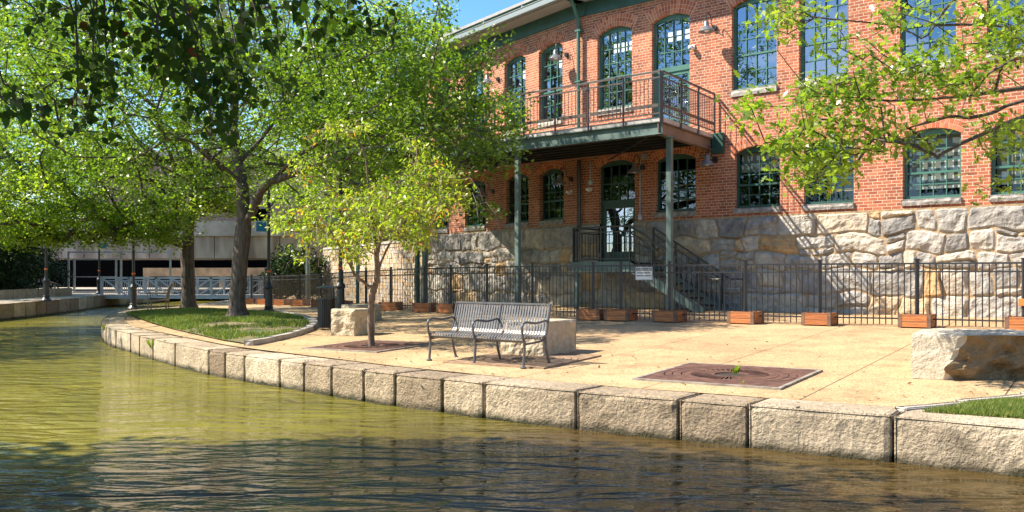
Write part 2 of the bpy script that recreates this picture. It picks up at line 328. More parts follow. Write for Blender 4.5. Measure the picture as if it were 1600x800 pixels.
# ---------------------------------------------------------------- water, banks, plaza
KERB = [(25, -5), (14, 1.4), (8.2, 5.2), (4.38, 7.94), (3.51, 8.56), (2.37, 9.29), (1.74, 9.72), (1.11, 10.1), (-.35, 11.2), (-2.03, 12.67), (-3.1, 13.78), (-4.37, 15.1), (-5.54, 16.4), (-7.36, 19.0), (-8.56, 20.8), (-10.2, 23.3), (-11.6, 26.2), (-12.9, 29.6), (-13.9, 32.8), (-14.3, 34.6), (-14.2, 36), (-13.9, 38.6), (-14.5, 45), (-15, 50), (-15, 60)]
sheet('river_bed', [(-900, -900), (900, -900), (900, 900), (-900, 900)], lambda x, y: -1.6, M['bed'], step=450)
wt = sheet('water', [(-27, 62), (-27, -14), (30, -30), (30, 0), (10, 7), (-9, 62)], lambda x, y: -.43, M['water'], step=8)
# small weir-like clip not needed: banks stand above the water sheet
def offset_line(pts, d):
    out = []
    for i, p in enumerate(pts):
        a = Vector(pts[max(0, i-1)]); b = Vector(pts[min(len(pts)-1, i+1)]); t = (b-a).normalized(); out.append((p[0]+t.y*d, p[1]-t.x*d))
    return out
plaza_poly = offset_line(KERB, .60) + [(-15, 400), (400, 400), (400, -60), (25, -60)]
sheet('plaza', plaza_poly, lambda x, y: zg(x, y)-.004, M['plaza'], step=1.2, lim=(-16, 26, -6, 62))
LEFT = [(-19.0, 24), (-19.5, 35.4), (-20.1, 40.1), (-22, 49.7), (-22.6, 62)]
NEAR = [(30, -16), (10, -3), (3, 2.6), (-3, 4.3), (-10, 9), (-15.5, 16)]
sheet('left_bank_path', LEFT+[(-23, 400), (-400, 400), (-400, 24)], lambda x, y: .2, M['path'], step=3, lim=(-40, -19, 24, 70))
sheet('near_bank_ground', NEAR+[(-19.0, 24), (-400, 24), (-400, -400), (400, -400), (400, -60), (30, -60)], lambda x, y: -.2 if y < 20 else -.0, M['lawn'], step=4, lim=(-30, 30, -20, 22))

# rough stone block: a box whose faces are subdivided and pushed about
def rough_box(mb, org, ux, uy, lx, ly, z0, z1, amp=.02, res=.09, edge=.015, seed=0, tone=.5, topamp=.3, bulge=0., freq=4.):
    ux = Vector(ux).normalized(); uy = Vector(uy).normalized(); org = Vector(org)
    def face(o, a, b, la, lb, n, am):
        na = max(2, int(la/res)); nb = max(2, int(lb/res)); vs = []; fs = []
        for j in range(nb+1):
            for i in range(na+1):
                u = i/na; v = j/nb; p = o+a*(la*u)+b*(lb*v)
                eu = min(u*la, (1-u)*la); ev = min(v*lb, (1-v)*lb); e = min(eu, ev)
                r = noise.fractal(Vector((p.x*freq+seed, p.y*freq, p.z*freq)), 1., 2., 4)*am
                k = min(1, e/.05); d = r*k - edge*(1-k)**2 + bulge*min(1, e/.15)
                ctr = org+ux*lx/2+uy*ly/2+Vector((0, 0, (z0+z1)/2-org.z)); 
                q = p+n*d
                if e < 1e-6: q = q+(ctr-q).normalized()*edge*.6
                vs.append(q)
        W = na+1
        for j in range(nb):
            for i in range(na): fs.append((j*W+i, j*W+i+1, (j+1)*W+i+1, (j+1)*W+i))
        mb.add(vs, fs, tone)
    o0 = Vector((org.x, org.y, z0)); Z = Vector((0, 0, 1)); H = z1-z0
    face(o0, ux, Z, lx, H, -uy, amp); face(o0+ux*lx, uy, Z, ly, H, ux, amp*.6); face(o0+uy*ly+ux*lx, -ux, Z, lx, H, uy, amp*.6)
    face(o0+uy*ly, -uy, Z, ly, H, -ux, amp*.6); face(o0+Z*H, ux, uy, lx, ly, Z, amp*topamp)
def wall_run(name, label, cat, pts, z0, z1, wd, m, parts, amp=.035, seed=1, toptrim=None):
    t = thing(name, label, cat, (*pts[0], 0))
    base_ = Vector((*pts[0], 0))
    for i in range(len(pts)-1):
        a = Vector((*pts[i], 0)); b = Vector((*pts[i+1], 0)); L_ = (b-a).length; n = max(1, round(L_/parts)); d = (b-a)/n
        for k in range(n):
            p = a+d*k; nn = Vector((d.y, -d.x, 0)).normalized()   # right hand side of travel = inland
            q = MB(); gap = .004
            rough_box(q, (p+d.normalized()*(d.length-gap))-base_, -d, nn, d.length-2*gap, wd, z0, z1+random.uniform(-.006, .006), amp=amp, seed=random.random()*50, tone=random.random(), res=.07 if p.length < 18 else .2, topamp=.22)
            q.build('stone_block', m, t, smooth=False)
    return t
kpx = [900, 755, 690, 616, 567, 517, 474, 436, 381, 351]
def along(px, pts):     # point of a plan polyline seen at photo column px
    r = (px-800)/F
    for a, b in zip(pts, pts[1:]):
        fa = a[0]-r*a[1]; fb = b[0]-r*b[1]
        if fa*fb <= 0: k = fa/(fa-fb); return (a[0]+(b[0]-a[0])*k, a[1]+(b[1]-a[1])*k)
kp = [(14, 1.4), (11.8, 2.8), (9.9, 4.05), (8.2, 5.2), (6.3, 6.6), (4.9, 7.58), (3.51, 8.56)] + [along(p, KERB) for p in (1168, 1060, 900, 755, 690, 616, 567, 517, 474, 436, 381, 351, 325)] + [(-6.4, 17.6), (-7.36, 19.0), (-8.0, 19.9), (-8.56, 20.8), (-9.4, 22.0), (-10.2, 23.3), (-10.9, 24.7), (-11.6, 26.2), (-12.3, 27.9), (-12.9, 29.6), (-13.4, 31.2), (-13.9, 32.8), (-14.3, 34.6), (-14.2, 36), (-13.9, 38.6), (-14.2, 41.5), (-14.5, 45), (-15, 50)]
wall_run('canal_wall', 'rough sunlit stone block wall curving along the plaza edge above the water', 'canal wall', kp, -1.2, .012, .62, M['coping'], 9, amp=.017)
wall_run('canal_wall', 'dark stained stone wall of the far left bank below the lamp post', 'canal wall', list(reversed([(-22.6, 60), (-22.3, 55), (-22, 49.7), (-21.3, 46.5), (-20.7, 43.5), (-20.1, 40.1), (-19.8, 37.8), (-19.5, 35.4), (-19.3, 31), (-19, 24)])) and [(-19, 24), (-19.3, 31), (-19.5, 35.4), (-19.8, 37.8), (-20.1, 40.1), (-20.7, 43.5), (-21.3, 46.5), (-22, 49.7), (-22.3, 55), (-22.6, 60)][::-1], -1.2, .21, .6, M['coping'], 1.4)
wall_run('canal_wall', 'plain stone wall under the near bank, out of the photo behind the water', 'canal wall', NEAR+[(-19, 24)], -1.2, -.19, .5, M['coping'], 2.5)
wall_run('retaining_kerb', 'low pale stone kerb between the left path and the dark shrubs', 'kerb', [wp(113, 462, .2).to_2d()[:], wp(60, 464.5, .2).to_2d()[:], wp(0, 468, .2).to_2d()[:], (-26, 34), (-26.5, 26)], .2, .62, .4, M['coping'], 1.5)

# ---------------------------------------------------------------- lawns
def px_poly(ps, off=0): return [tuple(gp(x, y, off)[:2]) for x, y in ps]
lawn1 = px_poly([(197, 491), (215, 498), (240, 507), (270, 515), (305, 523), (345, 532), (385, 538.5), (425, 531), (458, 523), (480, 515.5), (488, 508), (482, 501), (462, 495.5), (430, 491), (380, 488), (330, 486.5), (270, 487), (225, 488.5)])
lc = (sum(p[0] for p in lawn1)/len(lawn1), sum(p[1] for p in lawn1)/len(lawn1))
def dist_poly(x, y, poly):
    m = 1e9
    for (x1, y1), (x2, y2) in zip(poly, poly[1:]+poly[:1]):
        dx, dy = x2-x1, y2-y1; t = max(0, min(1, ((x-x1)*dx+(y-y1)*dy)/(dx*dx+dy*dy+1e-9))); m = min(m, math.hypot(x-x1-t*dx, y-y1-t*dy))
    return m
def inside(x, y, poly):
    c = False
    for (x1, y1), (x2, y2) in zip(poly, poly[1:]+poly[:1]):
        if (y1 > y) != (y2 > y) and x < (x2-x1)*(y-y1)/(y2-y1)+x1: c = not c
    return c
def lz1(x, y): return zg(x, y)+.03+.10*min(1, dist_poly(x, y, lawn1)/1.2)+.03*nz(x, y, 0, .8)
sheet('lawn', lawn1, lz1, M['lawn'], step=.4)
lawn2 = px_poly([(1440, 645), (1600, 656), (1750, 668), (1820, 640), (1750, 606), (1600, 619), (1500, 632)])
def lz2(x, y): return .012+.03*min(1, dist_poly(x, y, lawn2)/.4)
sheet('lawn', lawn2, lz2, M['lawn'], step=.3)
def blades(name, poly, zf, n, h, m, wdt=.006):
    xs = [p[0] for p in poly]; ys = [p[1] for p in poly]; P = []
    while len(P) < n:
        x = random.uniform(min(xs), max(xs)); y = random.uniform(min(ys), max(ys))
        if inside(x, y, poly) and nz(x, y, 3, 1.1) > random.uniform(-.45, .3): P.append((x, y, zf(x, y)))
    P = np.array(P); n = len(P); a = rng.uniform(0, 6.28, n); hh = h*rng.uniform(.5, 1.3, n); d = np.stack([np.cos(a), np.sin(a), np.zeros(n)], 1)
    ln = rng.normal(0, .4, (n, 2))*hh[:, None]; tip = P+np.stack([ln[:, 0], ln[:, 1], hh], 1)
    V = np.stack([P-d*wdt, P+d*wdt, tip], 1).reshape(-1, 3)
    o = raw_mesh(name, V, 3, n, rng.random(n), m); tag(o, kind='stuff'); return o
def raw_mesh(name, V, k, n, tone, m, parent=None):
    me = bpy.data.meshes.new(name); me.vertices.add(n*k); me.vertices.foreach_set('co', np.ascontiguousarray(V, dtype=np.float32).ravel())
    me.loops.add(n*k); me.loops.foreach_set('vertex_index', np.arange(n*k, dtype=np.int32))
    me.polygons.add(n); me.polygons.foreach_set('loop_start', np.arange(0, n*k, k, dtype=np.int32)); me.polygons.foreach_set('loop_total', np.full(n, k, dtype=np.int32))
    me.materials.append(m); me.update(calc_edges=True); me.validate()
    a = me.attributes.new('tone', 'FLOAT', 'FACE'); a.data.foreach_set('value', np.clip(tone, 0, 1).astype(np.float32))
    o = bpy.data.objects.new(name, me); C.objects.link(o)
    if parent: o.parent = parent
    return o
tag(blades('grass', lawn1, lz1, 42000, .075, M['grass'], .011), 'short green grass on the round bed under the two big trees', 'grass')
tag(blades('grass', lawn2, lz2, 14000, .05, M['grass'], .004), 'patchy short grass in the bed at the right end of the canal wall', 'grass')
# edging of both beds
def edging(name, label, pts, wd, h, m, parts=.9):
    t = thing(name, label, 'kerb', pts[0])
    for a, b in zip(pts, pts[1:]):
        a = Vector(a); b = Vector(b); d = b-a; n = max(1, round(d.length/parts))
        for k in range(n):
            p = a+d*(k/n); L_ = d.length/n-.008; dn = Vector((d.x, d.y, 0)).normalized(); s = Vector((-dn.y, dn.x, 0))
            q = MB(); rough_box(q, p-Vector(pts[0])-s*wd/2, dn, s, L_, wd, p.z-Vector(pts[0]).z-.05, p.z-Vector(pts[0]).z+h, amp=.012, res=.12, edge=.012, seed=k*3.1, tone=random.random()); q.build('kerb_stone', m, t)
    return t
e1 = [gp(x, y) for x, y in [(388, 540), (425, 533), (458, 525), (482, 517), (491, 509), (487, 502), (466, 495.5), (435, 490.5)]]
edging('bed_edging', 'curved grey stone kerb round the right side of the tree lawn', e1, .2, .10, M['pale'])
e2 = [gp(x, y) for x, y in [(1405, 641), (1500, 629.5), (1600, 617), (1750, 602)]]
edging('bed_edging', 'pale straight kerb strip of the small lawn at the right end', e2, .14, .03, M['pale'], 2.)

# ---------------------------------------------------------------- brick building
O2 = Vector((2.03, 27.55, 0)); U_R = Vector((.751, -.660, 0)).normalized(); U_L = Vector((.568, -.823, 0)).normalized()
RZ = {'R': math.atan2(U_R.y, U_R.x), 'L': math.atan2(U_L.y, U_L.x)}; UU = {'R': U_R, 'L': U_L}
def s_of(px, side):
    u = UU[side]; r = (px-800)/F; return (r*O2.y-O2.x)/(u.x-r*u.y)
def z_of(px, py, side):
    s = s_of(px, side); Y = O2.y+s*UU[side].y; return EYE+(HZ-py)*Y/F
def fac(side, s, out, z): # world point on a facade, out metres in front
    u = UU[side]; return O2+u*s+Vector((u.y, -u.x, 0))*out*1.0+Vector((0, 0, z))
bld = thing('brick_building', 'two storey red brick mill building on a rough stone base with green windows', 'building', tuple(O2))
ZB, ZT = 2.8, 9.38
def arch_pts(s0, s1, zs, rise, n=10):
    c = (s0+s1)/2; h = (s1-s0)/2; r = (h*h+rise*rise)/(2*rise); cz = zs+rise-r; a = math.asin(h/r)
    return [(c-r*math.sin(a-2*a*i/n), cz+r*math.cos(a-2*a*i/n)) for i in range(n+1)], (c, cz, r, a)
wins = []   # side, s0, s1, z0, zcrown, cols, rows, kind
def W(side, p0, p1, z0, z1, cols, rows, kind): wins.append((side, s_of(p0, side), s_of(p1, side), z0, z1, cols, rows, kind))
for p0, p1, c in ((933.4, 987.2, 4), (1143.5, 1213.7, 4), (1248.7, 1325.6, 4), (1406, 1494, 4), (1542, 1632, 4), (1700, 1800, 4)): W('R', p0, p1, 6.12, 8.47, c, 5, 'up')
W('R', 1018.5, 1077.8, 5.02, 8.49, 4, 0, 'updoor')
for p0, p1, k in ((1024, 1087, 'low'), (1148, 1218.5, 'blindtop'), (1256, 1334, 'low'), (1410.6, 1501.6, 'blind'), (1547.6, 1640, 'blind'), (1710, 1810, 'blind')): W('R', p0, p1, 3.04, 4.63, 4, 5, k)
W('R', 935.5, 992, 1.68, 4.62, 4, 0, 'lowdoor')
for p0, p1 in ((842, 879), (788, 821), (728, 757), (679, 702)): W('L', p0, p1, 6.1, 8.47, 3, 5, 'up')
for p0, p1 in ((843, 881), (791, 826), (726.5, 758.5), (677, 701)): W('L', p0, p1, 3.0, 4.60, 4, 5, 'low')
LEN_L = s_of(668, 'L'); LEN_R = 34.
bricks = mat('arch bricks', (.42, .11, .055), .85, var=.0); 
M['archb'] = attr_mat('arch brick', [(0, (.40, .10, .05)), (.5, (.55, .17, .08)), (1, (.66, .26, .14))], nscale=30, namt=.25, bscale=60, bstr=.3, bdist=.005)
M['archm'] = mat('arch mortar', (.66, .57, .45), .95, var=.1)
REV = .17
def facade(side, s0, s1):
    ws = [q for q in wins if q[0] == side]; pts = [Vector((s0, ZB)), Vector((s1, ZB)), Vector((s1, ZT)), Vector((s0, ZT))]; edges = [(0, 1), (1, 2), (2, 3), (3, 0)]; loops = []
    for q in ws:
        _, a, b, z0, zc, *_ = q; rise = min(.22, (b-a)*.13); ap, _ = arch_pts(a, b, zc-rise, rise)
        z0c = max(z0, ZB); lp = [(a, z0c)]+ap+[(b, z0c)]; o = len(pts); pts += [Vector(p) for p in lp]; n = len(lp)
        edges += [(o+i, o+(i+1) % n) for i in range(n)]; loops.append(lp)
    v, e, f, *_ = geometry.delaunay_2d_cdt(pts, edges, [], 1, 1e-4)
    mb = MB()
    vs = [(p.x, 0, p.y) for p in v]; fs = []
    for t in f:
        cx = sum(v[i].x for i in t)/len(t); cz = sum(v[i].y for i in t)/len(t)
        if not any(inside(cx, cz, lp) for lp in loops): fs.append(tuple(t))
    mb.add(vs, fs)
    for lp in loops:
        n = len(lp); vv = [(x, 0, z) for x, z in lp]+[(x, REV+.1, z) for x, z in lp]
        mb.add(vv, [(i, i+n, i+n+1, i+1) for i in range(n-1)])
    mb.build('wall', M['brick'], bld, rz=RZ[side])
facade('R', 0, LEN_R); facade('L', LEN_L, 0)
# rear shell so the building is a solid body
mb = MB(); a = fac('L', LEN_L, 0, 0)-O2; b = Vector((0, 0, 0)); c = fac('R', LEN_R, 0, 0)-O2
bl = a+Vector((.66, .751, 0))*16; br = c+Vector((.66, .751, 0))*16
for p, q in ((a, bl), (bl, br), (br, c)):
    mb.add([(p.x, p.y, 0), (q.x, q.y, 0), (q.x, q.y, ZT), (p.x, p.y, ZT)], [(0, 1, 2, 3)])
mb.build('rear_wall', M['brick'], bld)
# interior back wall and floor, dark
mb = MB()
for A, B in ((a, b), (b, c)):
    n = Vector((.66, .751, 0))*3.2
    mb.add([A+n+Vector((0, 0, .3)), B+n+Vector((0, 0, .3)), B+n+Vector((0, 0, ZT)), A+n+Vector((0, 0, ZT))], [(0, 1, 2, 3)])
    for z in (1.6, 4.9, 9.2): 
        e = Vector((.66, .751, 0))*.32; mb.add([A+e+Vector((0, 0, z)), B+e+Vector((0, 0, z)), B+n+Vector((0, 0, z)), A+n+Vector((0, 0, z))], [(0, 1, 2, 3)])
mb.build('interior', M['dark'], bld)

def fix_window(q):
    side, a, b, z0, zc, cols, rows, kind = q; rise = min(.22, (b-a)*.13); zs = zc-rise; cx = (a+b)/2
    w2 = (b-a)/2; ap, info = arch_pts(-w2, w2, zs, rise); loc = (UU[side].x*cx, UU[side].y*cx, 0); rz = RZ[side]
    fr = MB(); t = .06; Y0, Y1 = REV-.05, REV+.03
    upper = kind in ('up', 'updoor'); mfr = M['green2'] if (upper or kind in ('blind',)) else M['green']
    # jambs, bottom rail
    fr.box(-w2, -w2+t, Y0, Y1, z0, zs, .5); fr.box(w2-t, w2, Y0, Y1, z0, zs, .5)
    # arched head board: between the arch and a straight line just below the springing
    zh = zs-.03
    n = len(ap); vs = [(x, Y0, z) for x, z in ap]+[(x, Y0, zh+(z-zs)*.35) for x, z in ap]; vs += [(x, Y1, z) for x, y, z in vs]
    fs = [(i, i+n, i+n+1, i+1) for i in range(n-1)]+[(i+n, i+3*n, i+3*n+1, i+n+1) for i in range(n-1)]
    fr.add(vs, fs)
    g0, g1 = -w2+t, w2-t; pane_poly = [(g0, z0), (g1, z0)]+[(x*(g1/w2), zh+(z-zs)*.35) for x, z in ap[::-1]]
    mt = .024
    def mun(zb, zt, c, r, thick=()):
        for i in range(1, c): x = g0+(g1-g0)*i/c; fr.box(x-mt/2, x+mt/2, Y0+.015, Y1-.015, zb, zt+.06*(1-abs(x)/w2))
        for j in range(1, r):
            z = zb+(zt-zb)*j/r; h = .026 if j not in thick else .05; fr.box(g0, g1, Y0+(.017 if j not in thick else .0), Y1-.017, z-h/2, z+h/2)
    if kind.endswith('door'):
        # transom light over a glazed door
        zd = z0+ (2.05 if kind == 'updoor' else 1.95)
        zd = zs-1.05 if kind == 'lowdoor' else zs-1.35
        fr.box(g0, g1, Y0-.01, Y1, zd-.07, zd+.07); mun(zd+.07, zh, cols, 3 if kind == 'updoor' else 2)
        pane_poly = [(g0, zd+.07), (g1, zd+.07)]+[(x*(g1/w2), zh+(z-zs)*.35) for x, z in ap[::-1]]
    else:
        fr.box(-w2, w2, Y0-.01, Y1+.01, z0, z0+.07); mun(z0+.07, zh, cols, rows, thick=(2,) if rows == 5 else ())
    wn = fr.build('window', mfr, bld, loc=loc, rz=rz)
    pm = MB(); pm.add([(x, REV, z) for x, z in pane_poly], [tuple(range(len(pane_poly)))]); pm.build('pane', M['glass' if upper else 'glass2'], wn)
    if kind.endswith('door'):
        d = MB(); dz1 = zd-.07; e = .09
        d.box(g0+.004, g0+e, REV-.03, REV+.02, z0+.02, dz1-.004); d.box(g1-e, g1-.004, REV-.03, REV+.02, z0+.02, dz1-.004)
        d.box(g0+e, g1-e, REV-.03, REV+.02, dz1-.1, dz1-.004); d.box(g0+e, g1-e, REV-.03, REV+.02, z0+.02, z0+.3)
        for i in range(1, 3): x = g0+e+(g1-g0-2*e)*i/3; d.box(x-.011, x+.011, REV-.022, REV+.012, z0+.3, dz1-.1)
        for j in range(1, 5): z = z0+.3+(dz1-.1-z0-.3)*j/5; d.box(g0+e, g1-e, REV-.024, REV+.014, z-.011, z+.011)
        dr = d.build('door', mfr, bld, loc=loc, rz=rz)
        pp = MB(); pp.add([(g0+e, REV, z0+.3), (g1-e, REV, z0+.3), (g1-e, REV, dz1-.1), (g0+e, REV, dz1-.1)], [(0, 1, 2, 3)]); pp.build('pane', M['glass'], dr)
        h = MB(); h.tube([(g1-e*.5, REV-.03, z0+1.0), (g1-e*.5, REV-.08, z0+1.0), (g1-e*.5-.12, REV-.08, z0+1.0)], .012); h.build('handle', M['galv'], dr)
    else:
        sm = MB(); h = .15 if not upper else .17
        rough_box(sm, (-w2-.03, -.06, 0), (1, 0, 0), (0, 1, 0), 2*w2+.06, REV+.02, z0-h, z0-.002, amp=.03, res=.06, edge=.012, seed=cx*3, tone=.5)
        sm.build('sill', M['sill'] if not upper else M['pale'], wn)
    if kind == 'blind' or kind == 'blindtop':
        zb = z0+.24 if kind == 'blind' else z0+.95; bm_ = MB(); bm_.box(g0, g1, REV+.12, REV+.135, zb, zs+.02); bm_.build('blind', M['blind'], wn)
    if kind in ('up', 'updoor') and side == 'R' and cx < 5 or (kind == 'up' and side == 'L'):
        lm = MB(); 
        for i in range(4): x = -w2*.8+i*w2*.46; lm.box(x, x+w2*.3, REV+.5, REV+.52, zs-.42, zs-.16)
        lm.build('far_window_glow', M['lit'], wn)  # glowing squares stand in for daylit windows across the room
    if kind == 'low':
        lm = MB(); lm.box(g0, g1, REV+.35, REV+.4, z0+.33, z0+.39); lm.box(g0, g1, REV+.35, REV+.4, z0+.75, z0+.79); lm.build('slat_reflection', M['slat_reflection'], wn)  # tan boards stand in for yellow slat reflections in the glass
    # brick arch of radial bricks over the opening
    c0, cz, r, aa = info; ar = MB(); am = MB(); nb = int(2*aa*r/.078); rows_ = 3 if upper else 2
    for k in range(rows_):
        r0 = r+.004+k*.118; r1 = r0+.108
        for i in range(nb):
            t0 = -aa*1.05+(2.1*aa)*(i+.08)/nb; t1 = -aa*1.05+(2.1*aa)*(i+.92)/nb
            P = [(math.sin(t0)*r0, math.cos(t0)*r0+cz), (math.sin(t1)*r0, math.cos(t1)*r0+cz), (math.sin(t1)*r1, math.cos(t1)*r1+cz), (math.sin(t0)*r1, math.cos(t0)*r1+cz)]
            ar.add([(x, -.010, z) for x, z in P]+[(x, .0, z) for x, z in P], [(0, 1, 2, 3), (0, 4, 5, 1), (1, 5, 6, 2), (2, 6, 7, 3), (3, 7, 4, 0)], random.random())
    ro = r+rows_*.118
    N = 14; vs = []
    for i in range(N+1):
        tt = -aa*1.06+2.12*aa*i/N; vs += [(math.sin(tt)*(r+.001), -.004, math.cos(tt)*(r+.001)+cz), (math.sin(tt)*ro, -.004, math.cos(tt)*ro+cz)]
    am.add(vs, [(2*i, 2*i+2, 2*i+3, 2*i+1) for i in range(N)])
    ao = am.build('brick_arch', M['archm'], bld, loc=loc, rz=rz); ar.build('arch_bricks', M['archb'], ao)
M['slat_reflection'] = mat('tan slat reflection', (.75, .5, .25), .8)  # bright tan painted for the slat reflections
for q in wins: fix_window(q)

# rubble stone base
def stones(side, s0, s1, z0, z1, out=.10, holes=()):
    cells = []
    def split(a, b, c, d, lv):
        w_, h_ = b-a, d-c
        if w_ > 2.0 or (w_ > .8 and w_ > h_*3.3) or (w_ > .8 and random.random() < .4 and lv < 9):
            k = a+w_*random.uniform(.33, .67); split(a, k, c, d, lv+1); split(k, b, c, d, lv+1)
        elif h_ > .68 or (h_ > .40 and random.random() < .28):
            k = c+h_*random.uniform(.3, .7)
            if random.random() < .3: k = c+h_*random.choice((.18, .82))
            split(a, b, c, k, lv+1); split(a, b, k, d, lv+1)
        else: cells.append((a, b, c, d))
    zs = [z0, z0+.62, z0+1.22, z0+1.62, z0+2.05, z1] if z1-z0 > 2.3 else [z0, z1]
    for zl, zh in zip(zs, zs[1:]):
        x = s0
        while x < s1-.01:
            nx = min(s1, x+random.uniform(1.6, 4.0)); dz = 0
            split(x, nx, zl, zh, 0); x = nx
    mb = MB()
    def warp(s, z): return s+.18*nz(s, z, 1.3, 1.5)+.03*nz(s, z, 4, 5), z+(.15*nz(s, z, 7.7, 1.3)+.025*nz(s, z, 9, 5))*min(1, (z-z0)*3, (z1-z)*6+.0)
    for a, b, c, d in cells:
        if any(a < h[1] and b > h[0] and d > h[2] for h in holes):
            a2 = a; b2 = b; skip = False
            for h in holes:
                if d > h[2]:
                    if a < h[0] < b: b2 = min(b2, h[0])
                    elif a < h[1] < b: a2 = max(a2, h[1])
                    elif h[0] <= a and b <= h[1]: skip = True
            if skip or b2-a2 < .12: continue
            a, b = a2, b2
        w_, h_ = b-a, d-c; nu = max(5, int(w_/.055)); nv = max(5, int(h_/.05)); sd = random.random()*90
        g = random.uniform(-.006, .007); tl = (random.uniform(-.10, .10), random.uniform(-.12, .12)); tone = random.random(); tone = tone*.62 if random.random() < .84 else .62+tone*.38
        cut = [random.uniform(.02, .3) for _ in range(4)]; rp = random.uniform(.015, .055); vs = []; fs = []; planes = [(random.uniform(0, .03), random.gauss(0, .05), random.gauss(0, .055)) for _ in range(random.randint(3, 6))]
        for j in range(nv+1):
            for i in range(nu+1):
                u, v = i/nu*2-1, j/nv*2-1
                # round off the corners
                k = max(abs(u), abs(v)); rr = (abs(u)**9+abs(v)**9)**(1/9) or 1; sc = k/rr if rr else 1; qi = (u > 0)+2*(v > 0); sc = 1-(1-sc)*(.5+2*cut[qi])
                uu, vv = u*sc, v*sc
                s = (a+b)/2+uu*(w_/2-g); z = (c+d)/2+vv*(h_/2-g); s, z = warp(s, z)
                e = min((1-abs(u))*w_/2, (1-abs(v))*h_/2)
                prof = min(1, e/.014)**.5; hh_ = rp+min(c_+a_*u+b_*v for c_, a_, b_ in planes)+.03
                y = -(max(.034, hh_)*prof+.055*prof*abs(nz(s, z, sd, 3.3))+.022*prof*nz(s, z, sd, 11)+.03*prof*max(0, nz(s, z, sd+9, 5)-.1))
                vs.append((s, y, z))
        Wd = nu+1
        for j in range(nv):
            for i in range(nu): fs.append((j*Wd+i, j*Wd+i+1, (j+1)*Wd+i+1, (j+1)*Wd+i))
        mb.add(vs, fs, tone)
    o = mb.build('stone_base', M['stone'], bld, rz=RZ[side])
    bk = MB(); 
    xs = sorted([s0, s1]+[x for h in holes for x in h[:2]])
    for p, q in zip(xs, xs[1:]):
        top = z1+.03
        for h in holes:
            if p >= h[0]-1e-3 and q <= h[1]+1e-3: top = h[2]
        bk.add([(p, -.012, z0-.5), (q, -.012, z0-.5), (q, -.012, top), (p, -.012, top), (p, .05, top), (q, .05, top)], [(0, 1, 2, 3), (3, 2, 5, 4)])
    bk.build('mortar', M['mortar'], o)
dh = [q for q in wins if q[7] == 'lowdoor'][0]
stones('R', 0, 16., .22, ZB, holes=[(dh[1], dh[2], 1.66)]); 
stones('L', LEN_L, 0, .1, ZB)
bk = MB(); bk.box(16, LEN_R, -.04, .05, -.3, ZB); bk.build('stone_base', M['mortar'], bld, rz=RZ['R'])
bk = MB(); bk.box(dh[1]-.0, dh[2], -.03, .2, .2, 1.66); bk.build('door_sill', M['conc'], bld, rz=RZ['R'])
# quoin end of the left wing
bk = MB(); rough_box(bk, (LEN_L-.14, -.1, 0), (1, 0, 0), (0, 1, 0), .14, 1.2, .0, ZB, amp=.05, tone=.6); bk.build('corner_stone', M['stone'], bld, rz=RZ['L'])

# eaves, gutter, roof
def eaves(side, s0, s1):
    fb = MB(); fb.box(s0, s1, -.05, .02, ZT-.42, ZT-.02); fb.build('frieze_board', M['green'], bld, rz=RZ[side])
    sf = MB(); sf.box(s0, s1, -.62, .02, ZT-.02, ZT+.03); sf.build('soffit', M['soffit'], bld, rz=RZ[side])
    g = MB(); g.box(s0, s1, -.78, -.62, ZT+.0, ZT+.17); g.box(s0, s1, -.80, -.61, ZT+.17, ZT+.20); g.build('gutter', M['gutter'], bld, rz=RZ[side], bevel=.02)
    r = MB(); e = .55
    r.add([(s0, -.62, ZT+.1), (s1, -.62, ZT+.1), (s1, 1.0, ZT+.5), (s0, 1.0, ZT+.5)], [(0, 1, 2, 3)])
    r.box(s0, s1, .95, 1.05, ZT+.3, ZT+.95); r.build('roof', M['green'], bld, rz=RZ[side])
    r = MB(); r.hexa([(s0-.2, .5, ZT+.93), (s1, .5, ZT+.93), (s1, 12, ZT+2.4), (s0-.2, 12, ZT+2.4), (s0-.2, .5, ZT+1.03), (s1, .5, ZT+1.03), (s1, 12, ZT+2.5), (s0-.2, 12, ZT+2.5)]); r.build('upper_roof', M['roofm'], bld, rz=RZ[side])
    bo = MB()
    for k in range(int((s1-s0)/2.2)): x = s0+1+2.2*k; bo.box(x-.03, x+.03, -.75, -.55, ZT+.2, ZT+.27)
    bo.build('gutter_bracket', M['gutter'], bld, rz=RZ[side])
eaves('L', LEN_L-.35, .25); eaves('R', -.1, LEN_R)
ds = MB(); ds.tube([(.02, -.5, ZT+.05), (.02, -.30, ZT-.25), (.02, -.12, ZT-.55), (.02, -.12, 5.2)], .055, 10)
for z in (8.5, 7, 5.6): ds.box(-.08, .12, -.18, -.0, z, z+.05)
ds.build('downspout', M['green2'], bld, rz=RZ['R'])
ds = MB(); ds.tube([(.05, -.14, 4.7), (.05, -.14, 2.75), (.05, -.26, 2.6), (.05, -.26, .4)], .06, 10); ds.build('downspout', M['iron'], bld, rz=RZ['R'])
cd = MB(); cd.tube([(s_of(1008, 'R'), -.03, 4.75), (s_of(1010, 'R'), -.03, 4.85), (s_of(1100, 'R'), -.03, 4.85), (s_of(1110, 'R'), -.03, 4.8), (s_of(1110, 'R'), -.03, 4.4)], .014, 6)
cd.build('conduit', M['galv'], bld, rz=RZ['R']); cd = MB()
cd.tube([(s_of(1001, 'R'), -.03, 4.5), (s_of(1001, 'R'), -.03, 2.95)], .018, 6); cd.box(s_of(999, 'R'), s_of(1004, 'R'), -.07, 0, 2.86, 3.0); cd.box(s_of(1004, 'R'), s_of(1011, 'R'), -.07, -.0, 4.55, 4.7)
cd.build('conduit', M['galv'], bld, rz=RZ['R']); cd = MB()
